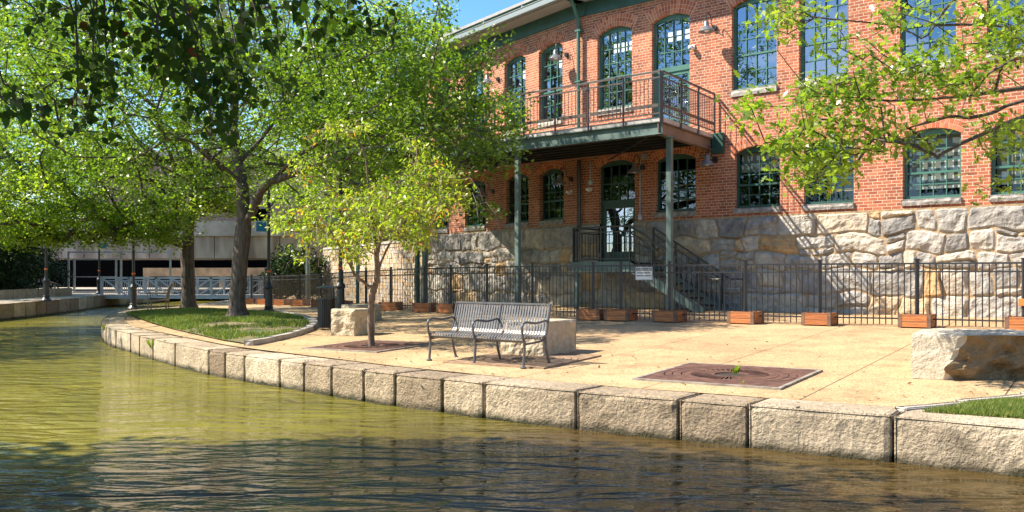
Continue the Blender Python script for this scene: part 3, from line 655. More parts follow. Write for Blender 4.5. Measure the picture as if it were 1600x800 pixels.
cd.tube([(s_of(923.5, 'R'), -.03, 4.62), (s_of(923.5, 'R'), -.03, 4.05)], .014, 6); cd.box(s_of(921, 'R'), s_of(926.5, 'R'), -.06, 0, 3.95, 4.07)
cd.build('conduit', M['galv'], bld, rz=RZ['R'])

# balcony: building > balcony > railing, beam, column
BT = 5.02
F0 = Vector((3.5, 21.75, 0)); dF = Vector((-.757, .654, 0)); F1 = F0+dF*8.35; W0 = Vector((5.36, 24.58, 0)); W1 = Vector((F1.x+.1, 34.2, 0))
pl = [F0-O2, W0-O2, Vector((.0, .0, 0)), W1-O2, F1-O2]
dk = MB(); dk.prism([(p.x, p.y) for p in pl], BT-.10, BT); bal = dk.build('balcony', M['conc'], bld)
bmz = MB()
def ibeam(mb, a, b, zt, h, wd=.16):
    a = Vector(a); b = Vector(b); up = Vector((0, 0, 1))
    mb.bar(a+up*(zt-.01), b+up*(zt-.01), wd, .02); mb.bar(a+up*(zt-h+.01), b+up*(zt-h+.01), wd, .02); mb.bar(a+up*(zt-h/2), b+up*(zt-h/2), .02, h-.045)
ins = (W0-F0).normalized()*.06
mm = MB(); ibeam(mm, F0-O2+ins, F1-O2+ins, BT-.105, .30); mm.build('front_beam', M['steel'], bal)
mm = MB(); ibeam(mm, F0-O2+dF*.09, W0-O2+dF*.09, BT-.105, .30); mm.build('side_beam', M['steel2'], bal)
mm = MB(); jd = dF; 
for k in range(1, 8):
    p = F0+(W0-F0)*(k/8); q = p+dF*8.2; ibeam(mm, p-O2+dF*.18, q-O2, BT-.12, .18, .08)
for k in range(2): p = F0+dF*(4.2*k+.3); mm.bar(p-O2+Vector((0, 0, BT-.42)), p-O2+(W0-F0)*.95+dF*3+Vector((0, 0, BT-.42)), .03)
mm.build('joists', M['iron'], bal)
bk = MB(); p = W0-O2; bk.box(-.02, .30, -.10, .0, BT-.52, BT+.02); 
o = bk.build('wall_bracket', M['green'], bal, loc=tuple(p), rz=RZ['R'])
def rail_run(mb, a, b, zb, h, nb, posts, band=True):
    a = Vector(a); b = Vector(b); up = Vector((0, 0, 1)); L_ = (b-a).length
    mb.bar(a+up*(zb+h), b+up*(zb+h), .05, .04); mb.bar(a+up*(zb+h-.14), b+up*(zb+h-.14), .03, .03); mb.bar(a+up*(zb+.08), b+up*(zb+.08), .03, .03)
    for i in range(nb+1): p = a+(b-a)*(i/nb); mb.bar(p+up*(zb+.08), p+up*(zb+h-.14), .016)
    for i in range(posts+1): p = a+(b-a)*(i/posts); mb.bar(p+up*(zb-.16), p+up*(zb+h), .045)
    if band:
        for i in range(posts): p = a+(b-a)*((i+.06)/posts); q = a+(b-a)*((i+.94)/posts); mb.bar(p+up*(zb+.27), q+up*(zb+.27), .02, .075)
off = -ins*.75
mm = MB(); rail_run(mm, F0-O2+off, F1-O2+off, BT, 1.06, 74, 8); mm.build('railing', M['rail'], bal)
mm = MB(); rail_run(mm, F0-O2-dF*.03, W0-O2-dF*.03-ins, BT, 1.06, 28, 3); mm.build('railing', M['rail'], bal)
def bcol(p, ztop):
    mb = MB(); g = zg(p.x, p.y); q = p-O2
    mb.bar(q+Vector((-.0, 0, g)), q+Vector((0, 0, ztop)), .11, .13, up=dF); mb.box(q.x-.13, q.x+.13, q.y-.13, q.y+.13, g, g+.02); mb.box(q.x-.12, q.x+.12, q.y-.12, q.y+.12, ztop-.02, ztop)
    return mb.build('column', M['steel'], bal)
for t_, a_ in ((.03, 9.), (4.55, 3.), (8.1, 2.5)): bcol(F0+ins*a_+dF*t_, BT-.41)

# outside stair: building > staircase > railing
st = MB(); sb = s_of(897, 'R'); LD = 1.45
def onS(px, out):   # plan point at column px, 'out' in front of facade R
    r = (px-800)/F; k = 22.03-out; Y = k/(.66*r+.751); return Vector((r*Y, Y, 0))
s_a = (onS(897, LD)-O2).dot(U_R); s_b = (onS(985, LD)-O2).dot(U_R); s_c = (onS(1099, LD)-O2).dot(U_R)
st.box(s_a, s_b, -LD, -.11, 1.60, 1.64); st.box(s_a, s_b, -LD-.05, -LD, 1.42, 1.66); st.box(s_a-.04, s_a, -LD, -.12, 1.42, 1.66)
nst = 7; gz = .3
for i in range(nst):
    x0 = s_b+(s_c-s_b)*i/nst; x1 = s_b+(s_c-s_b)*(i+1)/nst; z = 1.64-(1.64-gz)*(i+1)/(nst+.3); st.box(x0, x1+.03, -LD+.0, -.35, z-.035, z)
stc = st.build('staircase', M['iron'], bld, rz=RZ['R'])
sg = MB()
for y in (-LD-.03, -.33): sg.hexa([(s_b-.02, y-.02, 1.40), (s_c, y-.02, gz-.05), (s_c, y+.02, gz-.05), (s_b-.02, y+.02, 1.40), (s_b-.02, y-.02, 1.67), (s_c, y-.02, gz+.22), (s_c, y+.02, gz+.22), (s_b-.02, y+.02, 1.67)])
sg.box(s_a-.06, s_b, -LD-.07, -LD-.052, 1.40, 1.67); sg.box(s_a, s_a+.1, -LD, -LD+.1, gz-.1, 1.42); sg.build('stringer', M['steel'], stc)
def stair_rail(y):
    r = MB(); z0, z1 = 1.66, gz+.1
    for h, th in ((.95, .045), (.78, .03), (.12, .03)): r.bar((s_b, y, z0+h), (s_c-.1, y, z1+h), .04, th)
    for i in range(15): x = s_b+(s_c-.1-s_b)*i/14; zz = z0+(z1-z0)*i/14; r.bar((x, y, zz+.12), (x, y, zz+.78), .014)
    for i in range(4): x = s_b+(s_c-.1-s_b)*i/3; zz = z0+(z1-z0)*i/3; r.bar((x, y, zz-.1), (x, y, zz+.95), .045)
    r.tube([(s_c-.12, y, z1+.95), (s_c+.18, y, z1+.80), (s_c+.5, y, z1+.80)], .02, 6)
    return r
stair_rail(-LD-.03).build('railing', M['iron'], stc); stair_rail(-.33).build('railing', M['iron'], stc)
r = MB(); rail_run(r, (s_a, -LD-.02, 0), (s_b, -LD-.02, 0), 1.66, .95, 14, 2, False); rail_run(r, (s_a, -LD-.02, 0), (s_a, -.14, 0), 1.66, .95, 10, 1, False); r.build('railing', M['iron'], stc)
r = MB(); r.tube([(s_c+.02, -.25, .95), (s_c+.34, -.25, .95), (s_c+.40, -.25, 1.02), (s_c+.40, -.25, 1.5)], .02, 8); r.build('handrail_end', M['galv'], stc)

# ---------------------------------------------------------------- wall lamps and cameras (things of their own)
def make_wall_lamp(label, loc, rz):
    t = thing('wall_lamp', label, 'wall lamp', loc, rz, 'gooseneck lamps on the brick wall')
    p = MB(); p.tube([(0, 0, 0), (0, -.06, 0)], .075, 14); p.build('wall_plate', M['iron'], t)
    a = MB(); pts = [(0, -.05, 0), (0, -.16, .06)]+[(0, -.34+.17*math.cos(x), .16+.17*math.sin(x)) for x in [R_(q) for q in range(0, 181, 20)]]
    pts = [(0, -.06, 0), (0, -.14, .04)]+[(0, -.32+.13*math.cos(R_(q)), .17+.15*math.sin(R_(q))) for q in range(-30, 181, 21)]+[(0, -.45, .08)]
    a.tube(pts, .013, 8); a.build('arm', M['iron'], t)
    s = MB(); s.lathe([(.035, .10), (.06, .07), (.065, -.02), (.085, -.05), (.13, -.09), (.205, -.17), (.215, -.185), (.205, -.185), (.12, -.10), (.07, -.05), (.03, -.03)], 24, (0, -.45, 0), cap=False); s.build('shade', M['lamp'], t, smooth=True)
    b = MB(); b.lathe([(.005, -.19), (.06, -.17), (.075, -.13), (.06, -.09), (.02, -.06)], 14, (0, -.45, 0)); b.build('bulb', M['white'], t, smooth=True)
    return remember(t)
lamps = [('R', 1117, 44, 'gooseneck wall lamp between the balcony door and the blue upper window'), ('L', 886.5, 86, 'gooseneck wall lamp just left of the downspout above the balcony'), ('L', 779, 124, 'gooseneck wall lamp furthest left above the balcony, partly behind leaves'),
         ('R', 1396, -8, 'gooseneck wall lamp high between the right upper windows behind the branch'),
         ('R', 1118, 250, 'gooseneck wall lamp right of the column in the shade under the balcony'), ('R', 1005, 262, 'gooseneck wall lamp beside the ground floor door'), ('L', 893, 280, 'gooseneck wall lamp left of the door near the black downspout'), ('L', 771, 299, 'gooseneck wall lamp between two dark ground floor windows behind the leaves')]
l0 = None
for side, px, py, lab in lamps:
    p = fac(side, s_of(px, side), .0, z_of(px, py, side))
    if l0 is None: l0 = make_wall_lamp(lab, tuple(p), RZ[side])
    else: dup(l0, tuple(p), RZ[side], lab)
def make_camera(label, loc, rz):
    t = thing('security_camera', label, 'security camera', loc, rz, 'white security cameras on the brick wall')
    b = MB(); b.box(-.05, .05, -.05, 0, -.06, .06); b.build('mount', M['white'], t, bevel=.01)
    d = MB(); d.lathe([(.0, -.07), (.05, -.06), (.07, -.02), (.07, .04), (.05, .05)], 16, (-.02, -.12, -.02)); d.build('housing', M['white'], t, smooth=True)
    e = MB(); e.lathe([(.0, -.035), (.03, -.03), (.035, 0)], 12, (-.02, -.155, -.05)); e.build('lens', M['black'], t, smooth=True)
    return remember(t)
c0 = make_camera('white security camera beside the upper balcony door', tuple(fac('R', s_of(1084, 'R'), 0, z_of(1084, 74, 'R'))), RZ['R'])
dup(c0, tuple(fac('R', s_of(923, 'R'), 0, z_of(923, 296, 'R'))), RZ['R'], 'white security camera between the black downspout and the lower door')
dup(c0, tuple(fac('L', s_of(893, 'L'), 0, z_of(893, 300, 'L'))), RZ['L'], 'white security camera on the brick just left of the black downspout')

# ---------------------------------------------------------------- retaining wall left of the building
rw0 = fac('L', LEN_L, .1, 0); rw1 = Vector((-9.6, 48, 0)); t = thing('retaining_wall', 'sunlit wall of small squared tan stones left of the brick building', 'wall', tuple(rw0))
d = rw1-rw0; Lr = d.length; dn = d.normalized()
mb = MB(); z = .1
while z < 2.6:
    hh = random.uniform(.12, .22); x = 0
    while x < Lr:
        wl = random.uniform(.15, .5); dep = random.uniform(0, .035); mb.box(x+.008, x+wl-.008, .0, .12+dep, z+.006, z+hh-.006, random.uniform(.45, .95)); x += wl
    z += hh
mb.build('stonework', M['stone'], t, rz=math.atan2(dn.y, dn.x))
mb = MB(); mb.box(0, Lr, -.4, .1, -.2, 2.62); mb.build('core', M['mortar'], t, rz=math.atan2(dn.y, dn.x))
mb = MB(); mb.box(0, Lr, -.45, .18, z, z+.10); mb.build('cap', M['pale'], t, rz=math.atan2(dn.y, dn.x))

# ---------------------------------------------------------------- overpass, back building, footbridge, gate
t = thing('overpass', 'stained concrete road bridge crossing behind the trees over the dark underpass', 'road bridge', (-12, 64, 0))
g = MB()
for k in range(11): g.box(-31+k*4.5, -31+k*4.5+4.46, 0, 1, 2.45, 4.0)
g.build('girder', M['conc2'], t, bevel=.03)
g = MB(); g.box(-31, 18.5, -.15, 9, 4.0, 4.15); g.box(-31, 18.5, -.1, .2, 4.15, 5.05); g.build('parapet', M['conc'], t)
g = MB(); g.box(-31, 18.5, 1, 9, 2.5, 2.7); g.build('deck_underside', M['conc'], t)
for x in (-31, 3.2, 16.5): g = MB(); g.box(x, x+1.4, .5, 8, -1.5, 2.45); g.build('pier', M['conc'], t)
t = thing('underpass_wall', 'old tan stone wall with low arches beyond the underpass', 'wall', (-33, 83, 0), R_(-14))
g = MB(); g.box(0, 12, 0, .6, 1.2, 1.95)
for k in range(4): g.box(k*3.8, k*3.8+.6, 0, .6, -1, 1.2)
g.build('masonry', mat('shade tan stone', (.20, .14, .085), .95, var=.3, scale=1.2), t); g = MB(); g.box(0, 12, .65, .7, -1, 1.2); g.build('recess', M['dark'], t)  # masonry tan darkened for the shade of the underpass
t = thing('building', 'tall windowless mauve building rising behind the concrete road bridge', 'building', (-14, 88, 0))
g = MB(); g.box(-26, 14, 0, 14, 0, 12.5)
g.build('wall', M['pink'], t); g = MB(); g.box(-26.3, 14.3, -.3, 14.3, 12.5, 13.1); g.build('roof_edge', M['conc'], t)
g = MB()
for k in range(6): g.box(-24+k*6.5, -22.2+k*6.5, -.04, .02, 6, 7.6)
g.build('window', M['dark'], t)
# footbridge
fb = thing('footbridge', 'grey steel footbridge with diagonal trusses over the canal behind the lone chair', 'bridge', (-22.2, 50.2, 0))
g = MB(); g.box(-.3, 9.0, 0, 2.2, .12, .22); g.build('deck', M['conc'], fb)
for yy in (0, 2.2):
    g = MB(); n = 6; Lb = 8.9
    for i in range(n+1): x = Lb*i/n; g.bar((x, yy, .0), (x, yy, 1.2), .11)
    for i in range(n): x0 = Lb*i/n; x1 = Lb*(i+1)/n; g.bar((x0, yy, 1.15) if i < n/2 else (x1, yy, 1.15), (x1, yy, .12) if i < n/2 else (x0, yy, .12), .07)
    g.bar((0, yy, 1.15), (Lb, yy, 1.15), .11); g.bar((0, yy, .1), (Lb, yy, .1), .12, .16); g.bar((0, yy, 1.0), (Lb, yy, 1.0), .05)
    g.build('truss', M['galv'], fb); g = MB()
    for i in range(80): x = Lb*i/80; g.bar((x, yy, .15), (x, yy, 1.0), .018)
    g.build('balusters', M['galv'], fb)
# gate frame in the underpass mouth
gt = thing('gate', 'grey framed mesh gate at the mouth of the dark underpass', 'gate', (-27.0, 56.5, .2))
g = MB()
for x in (-4.2, 0, .35, 2.9, 3.2, 6.2): g.bar((x, 0, 0), (x, 0, 2.55 if x not in (.35, 2.9) else 2.1), .1)
g.bar((3.2, 0, 2.5), (6.2, 0, 2.5), .08); g.bar((-4.2, 0, .04), (6.2, 0, .04), .06); g.bar((.0, 0, 2.5), (3.2, 0, 2.5), .08)
g.build('frame', M['galv'], gt)
g = MB(); g.bar((.4, 0, 1.0), (2.9, 0, 1.0), .06); g.bar((.4, 0, 2.05), (2.9, 0, 2.05), .06); g.bar((.4, 0, .1), (2.9, 0, .1), .06); g.build('door', M['galv'], gt)
uw = thing('underpass', 'black backing painted as the deep shade of the underpass below the road bridge', 'underpass', (-27, 84.5, 0))
g = MB(); g.box(-24, 34, 0, .3, -1.0, 4.4); g.build('wall', M['dark'], uw)  # near black sheet, the underpass shade is put into its colour

# ---------------------------------------------------------------- fence with planter boxes
posts = [(1760, 524), (1600, 516), (1433, 511), (1281, 507.5), (1165, 505), (1046, 502.5), (970, 500.5), (927, 499.5), (832, 495), (761, 491), (704.5, 488.5), (664, 487), (611, 484.5), (572, 482.5), (535, 481), (502.4, 479.5), (469.6, 478), (439.4, 477), (413.6, 475.5), (393, 474.5), (362, 473.5)]
PP = [gp(x, y) for x, y in posts]
PP = [Vector((p.x, p.y, zg(p.x, p.y))) for p in PP]
fe = thing('fence', 'long dark metal picket fence standing in wooden boxes across the plaza', 'fence', tuple(PP[0]))
FH = 1.27
for i, (a, b) in enumerate(zip(PP, PP[1:])):
    A = a-PP[0]; B = b-PP[0]; mb = MB(); up = Vector((0, 0, 1))
    for z, th in ((FH-.03, .035), (FH-.19, .03), (.16, .03)): mb.bar(A+up*z, B+up*z, .028, th)
    n = max(3, round((b-a).length/.115))
    for k in range(1, n): p = A+(B-A)*(k/n); mb.bar(p+up*.04, p+up*(FH-.03), .017)
    far = a.y > 30
    mb.build('panel', M['fence'], fe)
for a in PP:
    A = a-PP[0]; mb = MB(); mb.bar(A+Vector((0, 0, .05)), A+Vector((0, 0, FH+.04)), .062); mb.box(A.x-.04, A.x+.04, A.y-.04, A.y+.04, A.z+FH+.04, A.z+FH+.065); mb.box(A.x-.15, A.x+.15, A.y-.08, A.y+.08, A.z+.21, A.z+.235); mb.build('post', M['fence'], fe)
def make_box(label, loc, rz):
    t = thing('planter_box', label, 'wooden box', loc, rz, 'wooden boxes holding the fence posts')
    b = MB(); S = .29; H = .25; w_ = .03
    b.box(-S, S, -S, -S+w_, .01, H); b.box(-S, S, S-w_, S, .01, H); b.box(-S, -S+w_, -S+w_, S-w_, .01, H); b.box(S-w_, S, -S+w_, S-w_, .01, H); b.build('side_boards', M['wood'], t, bevel=.004)
    c = MB()
    for x in (-S-.004, S-.066):
        for y in (-S-.004, S-.066): c = MB(); c.box(x, x+.07, y, y+.07, 0, H+.004); c.build('corner_batten', M['wood2'], t)
    s = MB(); s.box(-S+w_, S-w_, -S+w_, S-w_, .02, H-.05); s.build('ballast', M['soil'], t)
    f = MB(); f.box(-.2, .2, -.17, .17, H-.05, H+.0); f.build('base_plate', M['iron'], t, bevel=.02)
    return remember(t)
M['wood2'] = mat('weathered corner wood', (.15, .085, .055), .7, var=.3, scale=12)
blabels = {1: 'orange wooden box at the right edge of the photo behind the boulder', 2: 'orange wooden box left of the boulder, under the fence post', 3: 'sunlit orange wooden box, second to the left of the boulder', 4: 'sunlit orange wooden box right of the steel balcony column', 5: 'reddish wooden box at the foot of the balcony column',
 6: 'brown wooden box, right one of the pair under the metal sign', 7: 'brown wooden box, left one of the pair beside the white sign', 10: 'brown wooden box partly hidden behind the left end of the bench', 11: 'dark wooden box at the foot of the two dark green poles', 12: 'dark wooden box between the green poles and the small tree',
 14: 'dark wooden box behind the black litter bin', 15: 'shaded wooden box just left of the litter bin', 16: 'brown wooden box below the light green pole', 17: 'brown wooden box third from the black lamp post', 18: 'pale sided wooden box right beside the black lamp post', 19: 'small far wooden box at the left end of the fence'}
bx0 = None
for i, lab in blabels.items():
    p = PP[i]; rz = RA+R_(random.uniform(-4, 4)+(22 if i > 10 else 0))
    if bx0 is None: bx0 = make_box(lab, tuple(p), rz)
    else: dup(bx0, tuple(p), rz, lab)
# sign on the fence
q = gp(1007, 501.6); sa = PP[5]; sbb = PP[6]
dS = (sa-sbb); dS.z = 0; dS.normalize(); r = (1007-800)/F; k_ = (r*sbb.y-sbb.x)/(dS.x-r*dS.y); sp = sbb+dS*k_; nS = Vector((dS.y, -dS.x, 0))
zc = EYE+(HZ-427.3)*sp.y/F
sg_ = thing('sign', 'small white sign with black lettering hung on the fence below the stairs', 'sign', tuple(Vector((sp.x, sp.y, zc))+nS*.035), math.atan2(dS.y, dS.x))
b = MB(); b.box(-.205, .205, -.003, .003, -.145, .145); b.build('plate', M['white'], sg_, bevel=.01)
b = MB(); b.box(-.185, .185, -.006, -.0035, .065, .122); b.build('header', M['black'], sg_)
b = MB()
for z in (-.13, .132): b.box(-.193, .193, -.005, -.0035, z-.002, z+.002)
for x in (-.193, .193): b.box(x-.002, x+.002, -.005, -.0035, -.13, .13)
b.build('border_line', M['black'], sg_)
def text(body, size, x, z, m, parent, y=-.008):
    cu = bpy.data.curves.new('t', 'FONT'); cu.body = body; cu.size = size; cu.align_x = 'CENTER'; cu.align_y = 'CENTER'; cu.extrude = .0005; cu.offset = .0009
    o = bpy.data.objects.new('t', cu); C.objects.link(o); bpy.context.view_layer.update()
    me = bpy.data.meshes.new_from_object(o.evaluated_get(bpy.context.evaluated_depsgraph_get())); bpy.data.objects.remove(o); me.materials.clear(); me.materials.append(m); me.name = 'lettering'
    n = bpy.data.objects.new('lettering', me); C.objects.link(n); n.parent = parent; n.location = (x, y, z); n.rotation_euler = (R_(90), 0, 0); return n
text('NO PUBLIC ACCESS', .038, 0, .094, M['white'], sg_); text('PATIO UNDER', .047, 0, .015, M['black'], sg_); text('PRIVATE LICENSE', .043, 0, -.05, M['black'], sg_)

# orange crate like object at the right edge
pb = PP[1]; t = thing('traffic_barrier', 'orange plastic barrier foot beside the fence at the right edge', 'barrier', (pb.x+.22, pb.y-.05, pb.z))
b = MB(); b.box(-.3, .3, -.1, .1, .45, .58); b.box(-.12, .3, -.09, .09, .64, .86); b.box(.0, .05, -.06, .06, .58, .64); b.build('board', M['orange'], t, bevel=.01)
b = MB(); b.box(-.2, .3, -.12, .12, .26, .43); b.build('foot', M['white'], t, bevel=.02)

# ---------------------------------------------------------------- bench
def make_bench():
    FL = gp(671.5, 563); FR = gp(818.5, 575.7); dx = FR-FL; dx.z = 0; Lb = dx.length; dx.normalize(); rz = math.atan2(dx.y, dx.x)
    t = thing('park_bench', 'long grey steel strap bench with three armrests facing the canal', 'bench', tuple(FL), rz)
    # local: x along, y backwards, z up
    prof = [(.055, .335), (.02, .345), (-.005, .37), (.0, .402), (.03, .422), (.10, .425), (.20, .412), (.32, .40), (.41, .402), (.462, .425), (.492, .47), (.515, .55), (.545, .68), (.575, .80), (.585, .84)]
    st = MB(); n = 36; pitch = (Lb)/n; w_ = pitch*.60
    for i in range(n):
        x = pitch*(i+.5)
        if abs(x-Lb/2) < .02: continue
        vs = []; fs = []
        for j, (y, z) in enumerate(prof):
            a = Vector(prof[max(0, j-1)]); c = Vector(prof[min(len(prof)-1, j+1)]); tt = (c-a).normalized(); nn = Vector((-tt.y, tt.x))*.0035
            for sx, sn in ((-1, -1), (1, -1), (1, 1), (-1, 1)): vs.append((x+sx*w_/2, y+nn.x*sn, z+nn.y*sn))
        for j in range(len(prof)-1):
            for k in range(4): fs.append((j*4+k, j*4+(k+1) % 4, (j+1)*4+(k+1) % 4, (j+1)*4+k))
        fs += [(3, 2, 1, 0), tuple(len(vs)-4+k for k in range(4))]; st.add(vs, fs)
    st.build('seat_straps', M['bench'], t)
    r = MB(); r.bar((-.01, .585, .85), (Lb+.01, .585, .85), .035, .025); r.tube([(0, .03, .35), (Lb, .03, .35)], .016); r.tube([(0, .44, .375), (Lb, .44, .375)], .016); r.build('cross_rails', M['bench'], t, smooth=False)
    for x in (0, Lb/2, Lb):
        a = MB(); a.tube([(x, .0, .36), (x, -.03, .45), (x, -.045, .55), (x, -.02, .60), (x, .04, .622), (x, .14, .612), (x, .26, .60), (x, .38, .612), (x, .47, .63), (x, .515, .615), (x, .53, .57)], .0165, 8); a.build('armrest', M['frame'], t, smooth=True)
        l = MB(); l.tube([(x, .0, .38), (x, .015, .25), (x, .0, .10), (x, -.01, .02)], .019, 8); l.lathe([(.045, 0), (.045, .012), (.02, .03)], 12, (x, -.012, 0)); l.build('leg', M['frame'], t, smooth=False)
        l = MB(); l.tube([(x, .585, .85), (x, .545, .68), (x, .51, .52), (x, .475, .40), (x, .48, .25), (x, .53, .10), (x, .56, .02)], .019, 8); l.lathe([(.045, 0), (.045, .012), (.02, .03)], 12, (x, .562, 0)); l.build('leg', M['frame'], t, smooth=False)
        b = MB(); b.tube([(x, .0, .32), (x, .25, .335), (x, .475, .36)], .015, 8); b.build('seat_bracket', M['frame'], t)
    return t
make_bench()
# lone chair near the lamp post at the tip of the island
c_ = gp(231, 487); ch = thing('garden_chair', 'small bronze metal armchair with dark cushion beside the far lamp post', 'chair', tuple(c_), R_(12))
def leg(a, b): m_ = MB(); m_.tube([a, b], .022, 8); m_.build('leg', M['brz'], ch)
M['brz'] = mat('bronze chair metal', (.24, .19, .13), .5, metal=.2)
for y in (0, .6): leg((0, y, 0), (.02, y, .42)); leg((.62, y, 0), (.60, y, .42))
m_ = MB(); m_.box(-.02, .64, -.02, .62, .38, .44); m_.build('seat', M['brz'], ch, bevel=.01)
m_ = MB(); m_.box(.02, .56, .03, .57, .442, .50); m_.build('cushion', M['frame'], ch, bevel=.02)
m_ = MB(); 
for k in range(7): y = .6*k/6; m_.tube([(.60, y, .42), (.66, y, .70), (.74, y, .95), (.80, y, 1.0)], .012, 6)
m_.tube([(.80, 0, 1.0), (.80, .6, 1.0)], .02, 8); m_.build('backrest', M['brz'], ch)
for y in (0, .6): m_ = MB(); m_.tube([(0, y, .42), (-.02, y, .62), (.06, y, .67), (.5, y, .66), (.64, y, .66)], .018, 8); m_.build('armrest', M['brz'], ch)

# ---------------------------------------------------------------- stone blocks
def block(label, corner, la, lb, h, ra=0, tone=.5, amp=.05, seed=0):
    c = corner; a = Matrix.Rotation(ra, 3, 'Z') @ (-AX); b = Matrix.Rotation(ra, 3, 'Z') @ BX
    q = MB(); rough_box(q, a*la, -a, b, la, lb, -.02, h, amp=amp, res=.035, edge=.012, seed=seed, tone=tone, topamp=.15, freq=5)
    o = q.build('stone_block', M['block'], None, loc=tuple(c)); return tag(o, label, 'stone block')
block('pale stone block right behind the end of the bench, rough front and smooth tan side', gp(851, 558), .81, 1.0, .53, 0, .3, .045, 3)
block('squared stone block next to the small tree in dappled shade', gp(555, 525), .68, .62, .53, 0, .2, .05, 9)
block('low stone block standing behind the squared block beside the black lamp post', gp(560, 503), .6, .9, .42, 0, .2, .04, 15)
# big broken boulder
def boulder():
    P0 = gp(1424, 591); t = MB(); H = .53
    # outline from above, counter-clockwise from the front left corner (local)
    base_ = [(0, 0), (.33, -.21), (.78, -.17), (1.25, -.28), (1.9, -.56), (2.35, -.1), (1.6, .75), (.55, .95)]
    top = [(0, 0), (.50, -.32), (.78, -.30), (1.25, -.42), (1.95, -.70), (2.3, -.1), (1.6, .75), (.55, .95)]
    N = 9; rows = []; seg = []
    def lerp(a, b, k): return (a[0]+(b[0]-a[0])*k, a[1]+(b[1]-a[1])*k)
    res = 16; per = []
    M_ = len(base_)
    vs = []; fs = []
    for j in range(res+1):
        k = j/res
        for i in range(M_):
            for q in range(8):
                b_ = lerp(base_[i], base_[(i+1) % M_], q/8); tp = lerp(top[i], top[(i+1) % M_], q/8)
                kk = k**1.5 if 1 <= i <= 4 else k
                x, y = lerp(b_, tp, kk); z = H*k
                brk = 1 if (1 <= i <= 4) else .0
                dx = noise.fractal(Vector((x*2.4, y*2.4, z*3.4)), 1., 2., 4)*(.22 if brk else .025)*math.sin(min(1, k*1.3)*math.pi*.9+.15)
                cn_ = abs(noise.noise(Vector((x*3.1+5, y*3.1, z*4))))*(.20 if brk else 0)*(1 if k < .98 else .3)
                c = Vector((1.1-x, .25-y, 0)).normalized(); x += c.x*(dx+cn_); y += c.y*(dx+cn_)
                if k > .99: x += c.x*.01; y += c.y*.01
                vs.append((x, y, z+.006*nz(x, y, z, 12)))
    W_ = M_*8
    for j in range(res):
        for i in range(W_): fs.append((j*W_+i, j*W_+(i+1) % W_, (j+1)*W_+(i+1) % W_, (j+1)*W_+i))
    ctr = (1.1, .25); last = res*W_; R2 = 7; prev = [last+i for i in range(W_)]
    for r_ in range(1, R2):
        cur = []
        for i in range(W_):
            vx = vs[last+i]; k = r_/R2; x, y = vx[0]+(ctr[0]-vx[0])*k, vx[1]+(ctr[1]-vx[1])*k; cur.append(len(vs)); vs.append((x, y, H+.018*noise.fractal(Vector((x*3, y*3, 0)), 1., 2., 3)+.012))
        for i in range(W_): fs.append((prev[i], prev[(i+1) % W_], cur[(i+1) % W_], cur[i]))
        prev = cur
    vs.append((*ctr, H+.01)); 
    for i in range(W_): fs.append((prev[i], prev[(i+1) % W_], len(vs)-1))
    t.add(vs, fs, .7)
    for j in range(res):
        for i in range(W_):
            if 8 <= i < 39: t.t[j*W_+i] = 0.
    return tag(t.build('boulder', M['block'], None, loc=tuple(P0)), 'large broken sandstone boulder with white left face at the right edge', 'boulder')
boulder()

